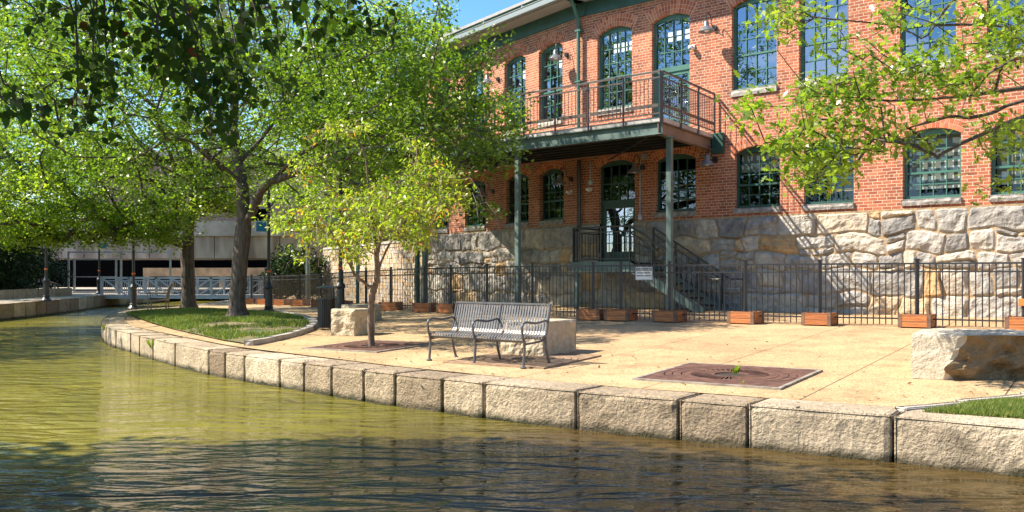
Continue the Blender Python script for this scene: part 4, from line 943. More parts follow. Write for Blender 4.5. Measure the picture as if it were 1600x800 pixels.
# ---------------------------------------------------------------- tree grates
M['grate2'] = mat('sandy cast iron', (.20, .125, .075), .8, col2=(.34, .23, .14), scale=9, bump=.3, bscale=60)
M['edge'] = mat('worn frame', (.25, .22, .18), .85, var=.35, scale=9)
def grate(label, c, S=.86, fm='edge'):
    c = Vector(c); zc_ = zg(c.x, c.y)
    sl1 = zg(c.x+AX.x*.5, c.y+AX.y*.5)-zg(c.x-AX.x*.5, c.y-AX.y*.5); sl2 = zg(c.x+BX.x*.5, c.y+BX.y*.5)-zg(c.x-BX.x*.5, c.y-BX.y*.5)
    t = thing('tree_grate', label, 'tree grate', (c.x, c.y, zc_+.016), 0)
    mw = Matrix(((AX.x, BX.x, 0), (AX.y, BX.y, 0), (sl1, sl2, 1)))
    gm = 'grate' if fm == 'edge' else 'grate2'
    def fin(mb, name, m): mb.v = [tuple(mw @ Vector(v)) for v in mb.v]; return mb.build(name, m, t)
    fr = MB(); o_ = S+.045
    fr.box(-o_, o_, -o_, -S, -.03, .004); fr.box(-o_, o_, S, o_, -.03, .004); fr.box(-o_, -S, -S, S, -.03, .004); fr.box(S, o_, -S, S, -.03, .004); fin(fr, 'frame', M[fm])
    pz = MB(); pz.box(-S, S, -S, S, -.03, -.0125); fin(pz, 'pit', M['soil'])
    g = MB(); rings = [(.20, .235), (.25, .262), (.47, .478), (.484, .60), (.61, .73), (.74, .845)]
    # radial bars near the hole, then plate with ring slots
    K = 44
    for i in range(K):
        a0 = 2*math.pi*(i+.0)/K; a1 = 2*math.pi*(i+.55)/K
        P = [(r*math.cos(a), r*math.sin(a)) for r, a in ((.235, a0), (.48, a0+.02), (.48, a1-.02), (.235, a1))]; g.prism(P, -.012, .0)
    def ring(r0, r1, n=72):
        for i in range(n):
            a0 = 2*math.pi*i/n; a1 = 2*math.pi*(i+1)/n; g.prism([(r0*math.cos(a0), r0*math.sin(a0)), (r1*math.cos(a0), r1*math.sin(a0)), (r1*math.cos(a1), r1*math.sin(a1)), (r0*math.cos(a1), r0*math.sin(a1))], -.012, .0)
    ring(.19, .235); ring(.48, .585); ring(.60, .70); ring(.715, .80)
    for i in range(8): a0 = math.pi*i/4+.1; g.prism([(r*math.cos(a), r*math.sin(a)) for r, a in ((.5, a0), (.84, a0), (.84, a0+.06), (.5, a0+.06))], -.012, -.001)
    n = 72
    for i in range(n):
        a0 = 2*math.pi*i/n; a1 = 2*math.pi*(i+1)/n
        def sq(a): m_ = max(abs(math.cos(a)), abs(math.sin(a))); return (S*math.cos(a)/m_, S*math.sin(a)/m_)
        g.prism([(.815*math.cos(a0), .815*math.sin(a0)), sq(a0), sq(a1), (.815*math.cos(a1), .815*math.sin(a1))], -.012, .0)
    fin(g, 'cast_plate', M[gm])
    return t
gc = [(gp(1082, 569)+gp(1212, 608))/2, (gp(550, 553.6)+gp(582, 532))/2]
grate('empty rusty iron tree grate with pale frame on the sunlit paving', gc[0])
grate('rusty tree grate around the trunk of the small tree', gp(581, 541), .8)
g3 = gp(850, 577)-AX*.86+BX*.86; grate('shaded iron tree grate under the bench', g3, .8, 'grate2')
# ---------------------------------------------------------------- litter bin
p = gp(510, 514); lb = thing('litter_bin', 'black slatted metal litter bin with raised lid left of the stone block', 'litter bin', tuple(p))
b = MB(); rr = .19; b.lathe([(.17, .03), (.19, .04), (.19, .06), (.17, .06)], 24); b.lathe([(.17, .66), (.205, .66), (.205, .70), (.17, .70)], 24)
for k in range(26): a = 2*math.pi*k/26; b.bar((rr*math.cos(a), rr*math.sin(a), .03), (rr*math.cos(a), rr*math.sin(a), .70), .025, .008, up=(math.cos(a), math.sin(a), 0))
b.build('slatted_body', M['iron'], lb)
b = MB(); b.lathe([(.15, .05), (.16, .66), (.12, .68)], 18); b.build('liner', M['black'], lb)
b = MB()
for k in range(4): a = math.pi/4+math.pi*k/2; b.bar((.19*math.cos(a), .19*math.sin(a), .68), (.19*math.cos(a), .19*math.sin(a), .93), .025)
b.lathe([(.0, .97), (.10, .965), (.24, .93), (.24, .915), (.0, .92)], 24); b.build('lid', M['iron'], lb)

# ---------------------------------------------------------------- lamp posts and poles
def make_lamp_post(label, loc, rz):
    t = thing('lamp_post', label, 'lamp post', loc, rz, 'black lamp posts along the canal')
    b = MB(); b.lathe([(.22, 0), (.22, .05), (.18, .09), (.13, .16), (.145, .20), (.125, .24), (.115, .78), (.15, .83), (.14, .87), (.085, .96), (.06, 1.05)], 16); b.build('base', M['iron'], t)
    b = MB(); b.lathe([(.055, 1.0), (.048, 3.9), (.03, 3.95), (.05, 4.0), (.0, 4.08)], 12); b.tube([(0, 0, 3.4), (-.25, 0, 3.75), (-.55, 0, 3.75), (-.68, 0, 3.55), (-.7, 0, 3.3)], .022, 8); b.build('pole', M['iron'], t)
    b = MB(); b.lathe([(.03, 3.32), (.08, 3.28), (.10, 3.18), (.20, 3.08), (.31, 2.97), (.32, 2.95), (.20, 3.04), (.06, 3.1)], 20, (-.7, 0, 0), cap=False); b.build('shade', M['iron'], t, smooth=True)
    b = MB(); b.lathe([(.01, 2.86), (.09, 2.90), (.12, 2.98), (.06, 3.06)], 14, (-.7, 0, 0)); b.build('globe', M['globe'], t, smooth=True)
    b = MB(); b.tube([(.05, 0, 3.0), (.45, 0, 3.0)], .012, 6); b.box(.07, .40, -.006, .006, 2.66, 2.97); b.build('banner', M['blue'], t)
    b = MB(); b.lathe([(.062, 1.33), (.066, 1.34), (.066, 1.38), (.062, 1.39)], 12); b.build('tape', M['orange'], t)
    return remember(t)
M['globe'] = mat('amber glass', (.75, .42, .15), .2)
lp = [(wp(72, 470.5, .2), 0, 'black lamp post on the left bank in front of the dark shrubs'), (wp(155, 459.5, .2), 10, 'thin far lamp post by the left end of the footbridge'), (gp(208.5, 483.5), 20, 'lamp post at the tip of the island next to the lone chair'), (gp(420, 489), 200, 'black lamp post just right of the larger tree trunk'), (gp(532, 494), 185, 'heavy black lamp post right behind the litter bin')]
q0 = None
for p, rz, lab in lp:
    if q0 is None: q0 = make_lamp_post(lab, tuple(p), R_(rz))
    else: dup(q0, tuple(p), R_(rz), lab)
def pole(label, p, h, r_, m):
    t = thing('steel_pole', label, 'pole', tuple(p)); b = MB(); b.lathe([(r_, 0.02), (r_, h)], 12); b.build('shaft', m, t); b = MB(); b.lathe([(r_*2.2, 0), (r_*2.2, .02), (r_*1.2, .04)], 12); b.build('foot', m, t)
    b = MB(); b.lathe([(r_*1.5, h), (r_*1.5, h+.06), (0, h+.1)], 12); b.build('cap', m, t)
pole('dark green steel pole, left one of the pair by the stone wall corner', gp(652, 485), 3.6, .075, M['green'])
pole('light green steel pole left of the lamp post behind the fence', gp(481, 476), 3.4, .09, M['steel'])
pole('thin dark green pole between the lamp post and the small tree', gp(559, 479), 3.4, .07, M['green2'])

# ---------------------------------------------------------------- trees
def leaf_cloud(name, centers, per, rad, size, m, parent, shape=None, flat=.6, up=.5, tone_c=.18, droop=0., base_tone=None, seed=1, horiz=1.):
    g = np.random.default_rng(seed); n0 = len(centers); cc = np.repeat(np.array(centers), per, 0); n = len(cc)
    ct = np.repeat(g.normal(0, tone_c, n0), per); rr = np.repeat(g.uniform(.6, 1.35, n0), per)*rad
    d = g.normal(0, 1, (n, 3)); d /= np.linalg.norm(d, axis=1)[:, None]; d *= (g.random(n)**.45*rr)[:, None]; d[:, 2] *= flat; d[:, :2] *= horiz
    P = cc+d
    # twisted leaf frames
    nv = g.normal(0, 1, (n, 3)); nv[:, 2] = np.abs(nv[:, 2])+up; nv /= np.linalg.norm(nv, axis=1)[:, None]
    ax = g.normal(0, 1, (n, 3)); ax[:, 2] -= droop; ax -= nv*np.sum(ax*nv, 1)[:, None]; ax /= np.linalg.norm(ax, axis=1)[:, None]; bx = np.cross(nv, ax)
    shape = shape or [(0, 0, 0), (.5, .30, .10), (1, 0, -.05), (.5, -.30, .10)]
    s = size*g.uniform(.6, 1.3, n); V = np.stack([P+(ax*u+bx*v+nv*w_)*s[:, None] for u, v, w_ in shape], 1)
    tone = (.45 if base_tone is None else base_tone)+ct+g.normal(0, .16, n)
    return raw_mesh(name, V.reshape(-1, 3), len(shape), n, tone, m, parent)
def grow(trunk, targets, step=.55, sag=.0, jit=.12, seed=1):
    g = random.Random(seed); nodes = [Vector(p) for p in trunk[0]]; par = list(range(-1, len(nodes)-1)); start = 2
    for limb in trunk[1:]:
        pi = min(range(len(nodes)), key=lambda i: (nodes[i]-Vector(limb[0])).length)
        for q in limb[1:] if (nodes[pi]-Vector(limb[0])).length < .3 else limb: nodes.append(Vector(q)); par.append(pi); pi = len(nodes)-1
    arr = np.zeros((60000, 3)); N = len(nodes); arr[:N] = [tuple(v) for v in nodes]
    fork = min(len(trunk[0])-1, 2)
    order = sorted(targets, key=lambda c: min((Vector(c)-nodes[i]).length for i in range(fork, len(trunk[0])))); tips = []
    for c in order:
        c = Vector(c); dd = np.linalg.norm(arr[fork:N]-np.array(c), axis=1); rise = arr[fork:N, 2]-c.z
        k = int(np.argmin(dd+np.maximum(0, rise)*.7))+fork; p = nodes[k]; dv = c-p; Ld = dv.length; n = max(1, int(Ld/step)); pi = k
        for i in range(1, n+1):
            t = i/n; q = p+dv*t+Vector((g.gauss(0, jit), g.gauss(0, jit), g.gauss(0, jit*.6)+sag*math.sin(t*math.pi)*Ld))*(1 if i < n else .2)
            nodes.append(q); par.append(pi); pi = len(nodes)-1; arr[N] = tuple(q); N += 1
        tips.append(pi)
    return nodes, par, tips
def branch_mesh(nodes, par, tips, r0, rt, name, m, parent, expo=.5, flare=1.6, origin=None, minr=.0, ntr=0, trunkr=0):
    n = len(nodes); cnt = [0]*n
    for t in tips: cnt[t] += 1
    for i in range(n-1, 0, -1): cnt[par[i]] += cnt[i] if par[i] >= 0 else 0
    mx_ = max(1, cnt[0]); rad = [max(minr, rt+(r0-rt)*((c/mx_)**expo)) if c else rt*.6 for c in cnt]
    for i in range(ntr): rad[i] = max(rad[i], trunkr*(1-.6*i/ntr))
    z0 = nodes[0].z
    mainc = [-1]*n
    for i in range(1, n):
        p = par[i]
        if mainc[p] < 0 or cnt[i] > cnt[mainc[p]]: mainc[p] = i
    mb = MB(); 
    def ringv(i, d, r, k):
        a = d.cross(Vector((.13, .99, .02))).normalized(); b = d.cross(a); out = []
        for q in range(k):
            an = 2*math.pi*q/k; rr = r
            if r > .08:
                h = nodes[i].z-z0; rr *= 1+.10*noise.noise(Vector((math.cos(an)*2, math.sin(an)*2, nodes[i].z*1.1)))
                if h < .5: rr *= 1+(flare-1)*(1-h/.5)**2*(1+.5*math.cos(an*5))
            out.append(nodes[i]+(a*math.cos(an)+b*math.sin(an))*rr)
        return out
    for s in range(n):
        if par[s] >= 0 and mainc[par[s]] == s: continue
        chain = [s] if par[s] < 0 else [par[s], s]
        while mainc[chain[-1]] >= 0: chain.append(mainc[chain[-1]])
        if len(chain) < 2: continue
        rs = [rad[i] for i in chain]
        if par[s] >= 0: rs[0] = min(rs[0], rs[1]*1.25)
        k = 14 if rs[0] > .12 else (8 if rs[0] > .05 else 5 if rs[0] > .02 else 3); vs = []; fs = []
        for j, i in enumerate(chain):
            d = (nodes[chain[min(j+1, len(chain)-1)]]-nodes[chain[max(0, j-1)]])
            d = d.normalized() if d.length > 1e-6 else Vector((0, 0, 1)); vs += ringv(i, d, rs[j], k)
        for j in range(len(chain)-1):
            for q in range(k): fs.append((j*k+q, j*k+(q+1) % k, (j+1)*k+(q+1) % k, (j+1)*k+q))
        mb.add(vs, fs)
    return mb.build(name, m, parent, smooth=True)
def refine(pl_, n=3):
    out = [];  pl_ = [Vector(p) for p in pl_]
    for i in range(len(pl_)-1):
        p0 = pl_[max(0, i-1)]; p1 = pl_[i]; p2 = pl_[i+1]; p3 = pl_[min(len(pl_)-1, i+2)]
        for k in range(n):
            t = k/n; out.append(.5*((2*p1)+(p2-p0)*t+(2*p0-5*p1+4*p2-p3)*t*t+(3*p1-p0-3*p2+p3)*t**3))
    out.append(pl_[-1]); return [tuple(p) for p in out]
def crown_targets(c, r, n, seed, zmin=-99, test=None, shell=.35, mind=.7):
    g = random.Random(seed); out = []; tries = 0; c = Vector(c)
    while len(out) < n and tries < n*80:
        tries += 1; v = Vector((g.gauss(0, 1), g.gauss(0, 1), g.gauss(0, 1))).normalized()*(g.random()**shell)
        bump_ = 1+.28*noise.noise(v*2.2+Vector((seed, 0, 0)))
        p = c+Vector((v.x*r[0], v.y*r[1], v.z*r[2]))*bump_
        if p.z < zmin: continue
        if test and not test(p): continue
        if noise.noise(p*.45+Vector((seed*3, 0, 0))) < -.22: continue
        if any((p-o).length < mind for o in out[-220:]): continue
        out.append(p)
    return out
def pxof(p): return 800+F*p.x/p.y, HZ-F*(p.z-EYE)/p.y
def pt(px, py, Y): return ((px-800)/F*Y, Y, EYE+(HZ-py)*Y/F)

# tree behind the chair (left of the two)
def tree1():
    b = gp(295, 487); Yt = b.y; t = thing('oak_tree', 'big leafy tree with the further left trunk on the island lawn, hanging over the canal', 'tree', (0, 0, 0)); b.z = lz1(b.x, b.y)-.05
    tr = refine([tuple(b), pt(294, 440, Yt), pt(293, 380, Yt), pt(298, 325, Yt), pt(300, 270, Yt-.2), pt(288, 200, Yt-.5), pt(300, 120, Yt-.3), pt(310, 20, Yt)], 3)
    L1 = refine([pt(293, 385, Yt), pt(262, 372, Yt-.8), pt(225, 362, Yt-1.6), pt(170, 366, Yt-2.6), pt(110, 362, Yt-3.6)], 2)
    L2 = refine([pt(300, 270, Yt-.2), pt(270, 255, Yt-1), pt(210, 235, Yt-2), pt(120, 205, Yt-3), pt(40, 180, Yt-4)], 2)
    L3 = refine([pt(298, 325, Yt), pt(322, 290, Yt+.8), pt(350, 230, Yt+1.5), pt(390, 150, Yt+2)], 2)
    def test(p):
        x, y = pxof(p)
        if x > 470: return False
        lim = 385-max(0, (x-215))*.42 if x > 215 else 372+8*math.sin(x*.05)
        return y < lim-12
    T = crown_targets((-14.0, Yt-1.5, 8.0), (8.6, 7.0, 6.2), 560, 11, 2.0, test, mind=.62)
    T += crown_targets((-15.5, Yt-4, 3.9), (5.5, 3.2, 1.4), 110, 12, 2.2, test, mind=.5)
    T += [Vector(pt(random.uniform(0, 285), random.uniform(325, 378), Yt-random.uniform(1.5, 4.5))) for _ in range(90)]
    T += [Vector(pt(random.uniform(285, 375), random.uniform(262, 332), Yt+random.uniform(-.5, 2.5))) for _ in range(60)]
    n, p, tip = grow([tr, L1, L2, L3], T, sag=.06, seed=3)
    branch_mesh(n, p, tip, .235, .012, 'trunk', M['bark'], t, expo=.45)
    leaf_cloud('crown', [tuple(q) for q in T], 140, .70, .112, M['leafA'], t, flat=.62, up=.55, seed=5)
def tree2():
    b = gp(372, 504); b.z = lz1(b.x, b.y)-.05; Yt = b.y; t = thing('oak_tree', 'big leafy tree with the nearer thick leaning trunk in front of the black lamp post', 'tree', (0, 0, 0))
    tr = refine([tuple(b), pt(371, 470, Yt), pt(374, 420, Yt), pt(379, 375, Yt), pt(381, 340, Yt), pt(378, 285, Yt+.1), pt(372, 255, Yt+.2), pt(365, 190, Yt+.3), pt(372, 100, Yt+.3), pt(380, 0, Yt)], 3)
    LA = refine([pt(381, 350, Yt), pt(396, 330, Yt-.2), pt(407, 300, Yt-.5), pt(425, 283, Yt-.8), pt(470, 240, Yt-1.4), pt(520, 213, Yt-2), pt(580, 170, Yt-2.6), pt(640, 130, Yt-3)], 2)
    LB = refine([pt(378, 285, Yt+.1), pt(350, 262, Yt-.4), pt(318, 235, Yt-1), pt(260, 195, Yt-1.8), pt(190, 150, Yt-2.6)], 2)
    LC = refine([pt(425, 283, Yt-.8), pt(470, 268, Yt-1.6), pt(540, 240, Yt-2.6), pt(620, 238, Yt-3.4), pt(700, 242, Yt-4)], 2)
    LD_ = refine([pt(372, 255, Yt+.2), pt(410, 215, Yt+.6), pt(460, 150, Yt+1), pt(540, 80, Yt+1)], 2)
    def test(p):
        x, y = pxof(p)
        if x > 822: return False
        lim = 300+25*math.sin(x*.021) if x < 650 else 345-(x-650)*.2
        if 640 < x and y < 20+(x-640)*.9 - 60*(x < 700): return y > -90 and False
        if x > 690 and y < 135: return False
        return y < lim-8
    T = crown_targets((-6.2, Yt-.6, 7.6), (7.4, 6.2, 4.9), 520, 21, 2.6, test, mind=.62)
    T += crown_targets((-2.2, Yt-4.2, 4.9), (2.9, 2.2, 1.9), 135, 22, 2.7, test, mind=.42)
    T += [Vector(pt(x, y, Yt-3.6+random.uniform(-.4, .4))) for x, y in ((668, 185), (690, 160), (712, 118), (735, 92), (752, 80), (770, 66), (700, 140), (722, 105), (745, 108), (760, 90), (725, 130), (735, 215), (760, 235), (788, 228), (800, 245), (775, 262), (742, 330), (770, 330), (712, 310))]
    n, p, tip = grow([tr, LA, LB, LC, LD_], T, sag=.06, seed=4)
    branch_mesh(n, p, tip, .205, .010, 'trunk', M['bark'], t, expo=.6, flare=1.7)
    leaf_cloud('crown', [tuple(q) for q in T], 95, .60, .108, M['leafA'], t, flat=.6, up=.5, seed=6, base_tone=.20)
tree1(); tree2()
def far_tree(label, x, y, c, r, n, seed, mat_='leafA', zmin=1.5, per=120, size=.2, rad=1.1, z=.2, tone=.35, mind=1.0):
    t = thing('leafy_tree', label, 'tree', (0, 0, 0)); tr = refine([(x, y, z), (x+.1, y, z+1.5), (x, y+.1, z+3), (c[0], c[1], c[2]), (c[0], c[1], c[2]+r[2]*.6)], 3)
    T = crown_targets(c, r, n, seed, zmin, mind=mind); nn, p, tip = grow([tr], T, step=.9, seed=seed)
    branch_mesh(nn, p, tip, .28, .02, 'trunk', M['bark'], t); leaf_cloud('crown', [tuple(q) for q in T], per, rad, size, M[mat_], t, seed=seed, base_tone=tone); return t
far_tree('tree behind the shrubs on the left bank, left of the gate', -27.5, 47, (-26.5, 46, 9), (7.5, 7, 6.5), 300, 31, zmin=3.2)
far_tree('tree behind the fence between the island tree and the small tree', -9.5, 60, (-9.5, 58, 10), (7, 5, 7.5), 300, 33, zmin=3.4, tone=.5)
far_tree('tree standing behind the retaining wall left of the brick building', -8.5, 52, (-7.0, 51, 9.5), (6, 5, 7), 230, 35, zmin=3, tone=.45)
far_tree('broad unseen tree added on the left bank to shade the water', -25.5, 21, (-25, 22, 8.5), (6, 6, 4.5), 200, 41, zmin=3.6, per=90, size=.22, z=.0)  # added out of view, its crown shades the far left water
far_tree('tree on the opposite bank whose crown mirrors in the windows', -16, -8, (-15, -8, 9), (8, 6, 6), 170, 37, zmin=3, per=60, size=.42, z=-.2, mind=1.3)
far_tree('second tree on the opposite bank further right, mirrored in the windows', -2, -16, (-2, -16, 8), (7, 6, 5.5), 150, 38, zmin=3, per=60, size=.42, z=-.2, mind=1.3)

def shrub(label, c, r, n, seed):
    t = thing('shrub', label, 'shrub', (c[0], c[1], .2)); T = [q-Vector((c[0], c[1], .2)) for q in crown_targets(c, r, n, seed, .25, shell=.3, mind=.4)]
    nn, p, tip = grow([[(0, 0, 0), (0, .1, .3), (0, .1, .6), (0, 0, c[2]*.6)]], T, step=.6, seed=seed); branch_mesh(nn, p, tip, .08, .01, 'stems', M['twig'], t)
    leaf_cloud('foliage', [tuple(q) for q in T], 110, .62, .15, M['leafE'], t, seed=seed, up=.3)
for i, (c, r, lab) in enumerate([((-28.3, 43, 1.9), (3.0, 2.6, 2.3), 'dark dense shrub at the left edge above the kerb'), ((-26.6, 47.5, 2.0), (2.8, 2.4, 2.4), 'dark dense shrub behind the black lamp post'), ((-27.2, 51.5, 2.5), (2.6, 2.4, 2.6), 'dark tall shrub nearest to the mesh gate'), ((-32, 46, 3), (3.4, 3, 3.2), 'dark shrub further back behind the left edge shrubs'), ((-31, 53, 3.2), (3.2, 3, 3.2), 'dark shrub in the back corner left of the gate')]):
    shrub(lab, c, r, 130, 50+i)
shrub('small bright bush behind the fence right of the larger tree', (-10.8, 47, 1.4), (1.6, 1.2, 1.4), 60, 60)
hill = sheet('left_slope', [(-60, 30), (-27, 30), (-25.6, 42), (-27, 56), (-60, 60)], lambda x, y: .25+.28*max(0, -25.5-x), M['soil'], step=2)

# small ornamental tree
def cherry():
    b = gp(581, 541); Yt = b.y; t = thing('cherry_tree', 'small yellow green ornamental tree growing out of the iron grate', 'tree', (0, 0, 0))
    tr = refine([tuple(b), pt(579, 500, Yt), pt(582, 460, Yt), pt(590, 430, Yt), pt(586, 380, Yt), pt(578, 320, Yt), pt(572, 250, Yt)], 3)
    L1 = refine([pt(581, 452, Yt), pt(568, 440, Yt-.1), pt(553, 428, Yt-.15), pt(535, 390, Yt-.3), pt(500, 340, Yt-.4), pt(470, 320, Yt-.5)], 2)
    L2 = refine([pt(590, 425, Yt), pt(604, 390, Yt+.1), pt(630, 350, Yt+.2), pt(670, 310, Yt+.2)], 2)
    L3 = refine([pt(553, 428, Yt-.15), pt(540, 370, Yt+.2), pt(525, 300, Yt+.3)], 2)
    L4 = refine([pt(582, 400, Yt), pt(610, 330, Yt-.4), pt(630, 260, Yt-.4)], 2)
    def test(p):
        x, y = pxof(p); 
        if y < 195 or y > 425: return False
        top = 188+((x-565)/150)**2*90; bot = 385+22*math.sin(x*.06)-max(0, x-620)*.45
        return top < y < bot
    T = crown_targets((-2.45, Yt, 2.95), (1.8, 1.5, 1.7), 430, 71, 1.2, test, shell=.4, mind=.17)
    T += [Vector(pt(x, y, Yt+random.uniform(-.3, .3))) for x, y in ((700, 305), (715, 300), (722, 312), (690, 320), (705, 330), (680, 345), (440, 330), (430, 345), (448, 360), (436, 310), (560, 200), (575, 195), (545, 210), (456, 390), (470, 405), (480, 395))]
    n, p, tip = grow([tr, L1, L2, L3, L4], T, step=.2, sag=.12, jit=.03, seed=9)
    branch_mesh(n, p, tip, .058, .003, 'trunk', M['bark2'], t, expo=.5, flare=1.35)
    leaf_cloud('crown', [tuple(q) for q in T], 19, .23, .078, M['leafB'], t, shape=[(0, 0, 0), (.35, .20, .05), (.75, .17, .03), (1.1, 0, -.12), (.75, -.17, .03), (.35, -.20, .05)], flat=.8, up=.35, droop=1.0, seed=8, base_tone=.52)
    # bare drooping twigs
    g = random.Random(5); tw = MB()
    for _ in range(260):
        q = g.choice(T); a = g.uniform(0, 6.28); l = g.uniform(.25, .6); q = Vector(q); d = Vector((math.cos(a), math.sin(a), 0))
        tw.tube([q, q+d*l*.5+Vector((0, 0, .04)), q+d*l*.85+Vector((0, 0, -l*.3)), q+d*l+Vector((0, 0, -l*.8))], .0036, 3, cap=False)
    tag(tw.build('bare_twigs', M['twig2'], t), kind='stuff')
cherry()

# oak on the right whose boughs reach into the picture
OAK = [(0, 0, 0), (.12, .05, .03), (.22, .20, .06), (.34, .08, .02), (.46, .27, .06), (.56, .08, .0), (.72, .20, .0), (.78, .06, -.03), (1, 0, -.08), (.78, -.06, -.03), (.72, -.20, .0), (.56, -.08, .0), (.46, -.27, .06), (.34, -.08, .02), (.22, -.20, .06), (.12, -.05, .03)]
def right_oak():
    t = thing('pin_oak_tree', 'lobed leaf oak outside the right edge whose boughs hang in front of the windows', 'tree', (0, 0, 0)); Yb = 11.6
    base_ = (10.2, 11.6, zg(10.2, 11.6)-.03)
    tr = refine([base_, (10.2, 11.6, 1.5), (10.15, 11.6, 3), (10.2, 11.7, 5), (10.3, 11.6, 7), (10.2, 11.6, 9)], 3)
    def pl_(ps, ys): return refine([pt(x, y, Y) for (x, y), Y in zip(ps, ys)], 2)
    B1 = refine([(10.17, 11.6, 3.3)]+[pt(x, y, Y) for x, y, Y in ((1760, 120, 11.4), (1600, 137, 11.2), (1522, 148, 11.1), (1462, 154, 11.0), (1391, 157.5, 10.9), (1342, 153, 10.8), (1275, 145, 10.7), (1245, 118, 10.6), (1215, 79, 10.5))], 2)
    B2 = refine([pt(1522, 148, 11.1), pt(1507, 129, 11.1), pt(1462, 120, 11.2), pt(1421, 103, 11.3), pt(1380, 86, 11.4), pt(1330, 40, 11.4)], 2)
    B3 = refine([(10.17, 11.6, 3.0)]+[pt(x, y, Y) for x, y, Y in ((1740, 150, 11.3), (1600, 157, 11.3), (1556, 174, 11.3), (1515, 184, 11.3), (1481, 182, 11.4), (1420, 200, 11.5))], 2)
    B4 = refine([(10.16, 11.6, 2.7)]+[pt(x, y, Y) for x, y, Y in ((1750, 150, 11), (1600, 182, 10.7), (1552, 202, 10.6), (1500, 225, 10.5), (1425, 262, 10.4), (1350, 281, 10.3))], 2)
    B5 = refine([(10.2, 11.7, 4.5)]+[pt(x, y, Y) for x, y, Y in ((1700, -60, 11.8), (1600, -40, 12), (1500, -10, 12.1), (1460, 40, 12.2), (1440, 60, 12.2), (1400, 40, 12.3), (1300, 30, 12.3), (1230, 20, 12.4))], 2)
    g = random.Random(3); T = []
    def blob(cx, cy, rx, ry, n, Y=11., dy=.7):
        for _ in range(n):
            a = g.uniform(0, 6.28); k = g.random()**.6; T.append(Vector(pt(cx+rx*k*math.cos(a), cy+ry*k*math.sin(a), Y+g.uniform(-dy, dy))))
    blob(1295, 160, 65, 50, 46); blob(1300, 230, 70, 48, 52); blob(1250, 255, 45, 42, 20); blob(1385, 130, 75, 50, 34); blob(1410, 215, 60, 32, 18); blob(1510, 120, 90, 60, 56); blob(1575, 50, 50, 50, 30, 11.6)
    blob(1570, 200, 60, 50, 24); blob(1230, 30, 60, 26, 18, 11.9); blob(1330, 60, 70, 30, 10); blob(1165, 165, 25, 20, 9); blob(1200, 15, 22, 14, 4); blob(1215, 220, 25, 25, 8)
    blob(1460, 25, 90, 30, 22, 12); blob(1560, 290, 40, 12, 4)
    for p in crown_targets((10.4, 11.7, 7.2), (3.8, 3.6, 2.9), 190, 81, 3, lambda p: pxof(p)[0] > 1620 or pxof(p)[1] < -10, mind=.4): T.append(p)
    n, p, tip = grow([tr, B1, B2, B3, B4, B5], T, step=.28, sag=.05, jit=.045, seed=12)
    branch_mesh(n, p, tip, .062, .003, 'trunk', M['bark'], t, expo=.55, ntr=len(tr), trunkr=.2)
    leaf_cloud('crown', [tuple(q) for q in T], 14, .25, .118, M['leafD'], t, shape=OAK, flat=.8, up=.5, droop=.35, seed=14, base_tone=.5, tone_c=.12)
right_oak()

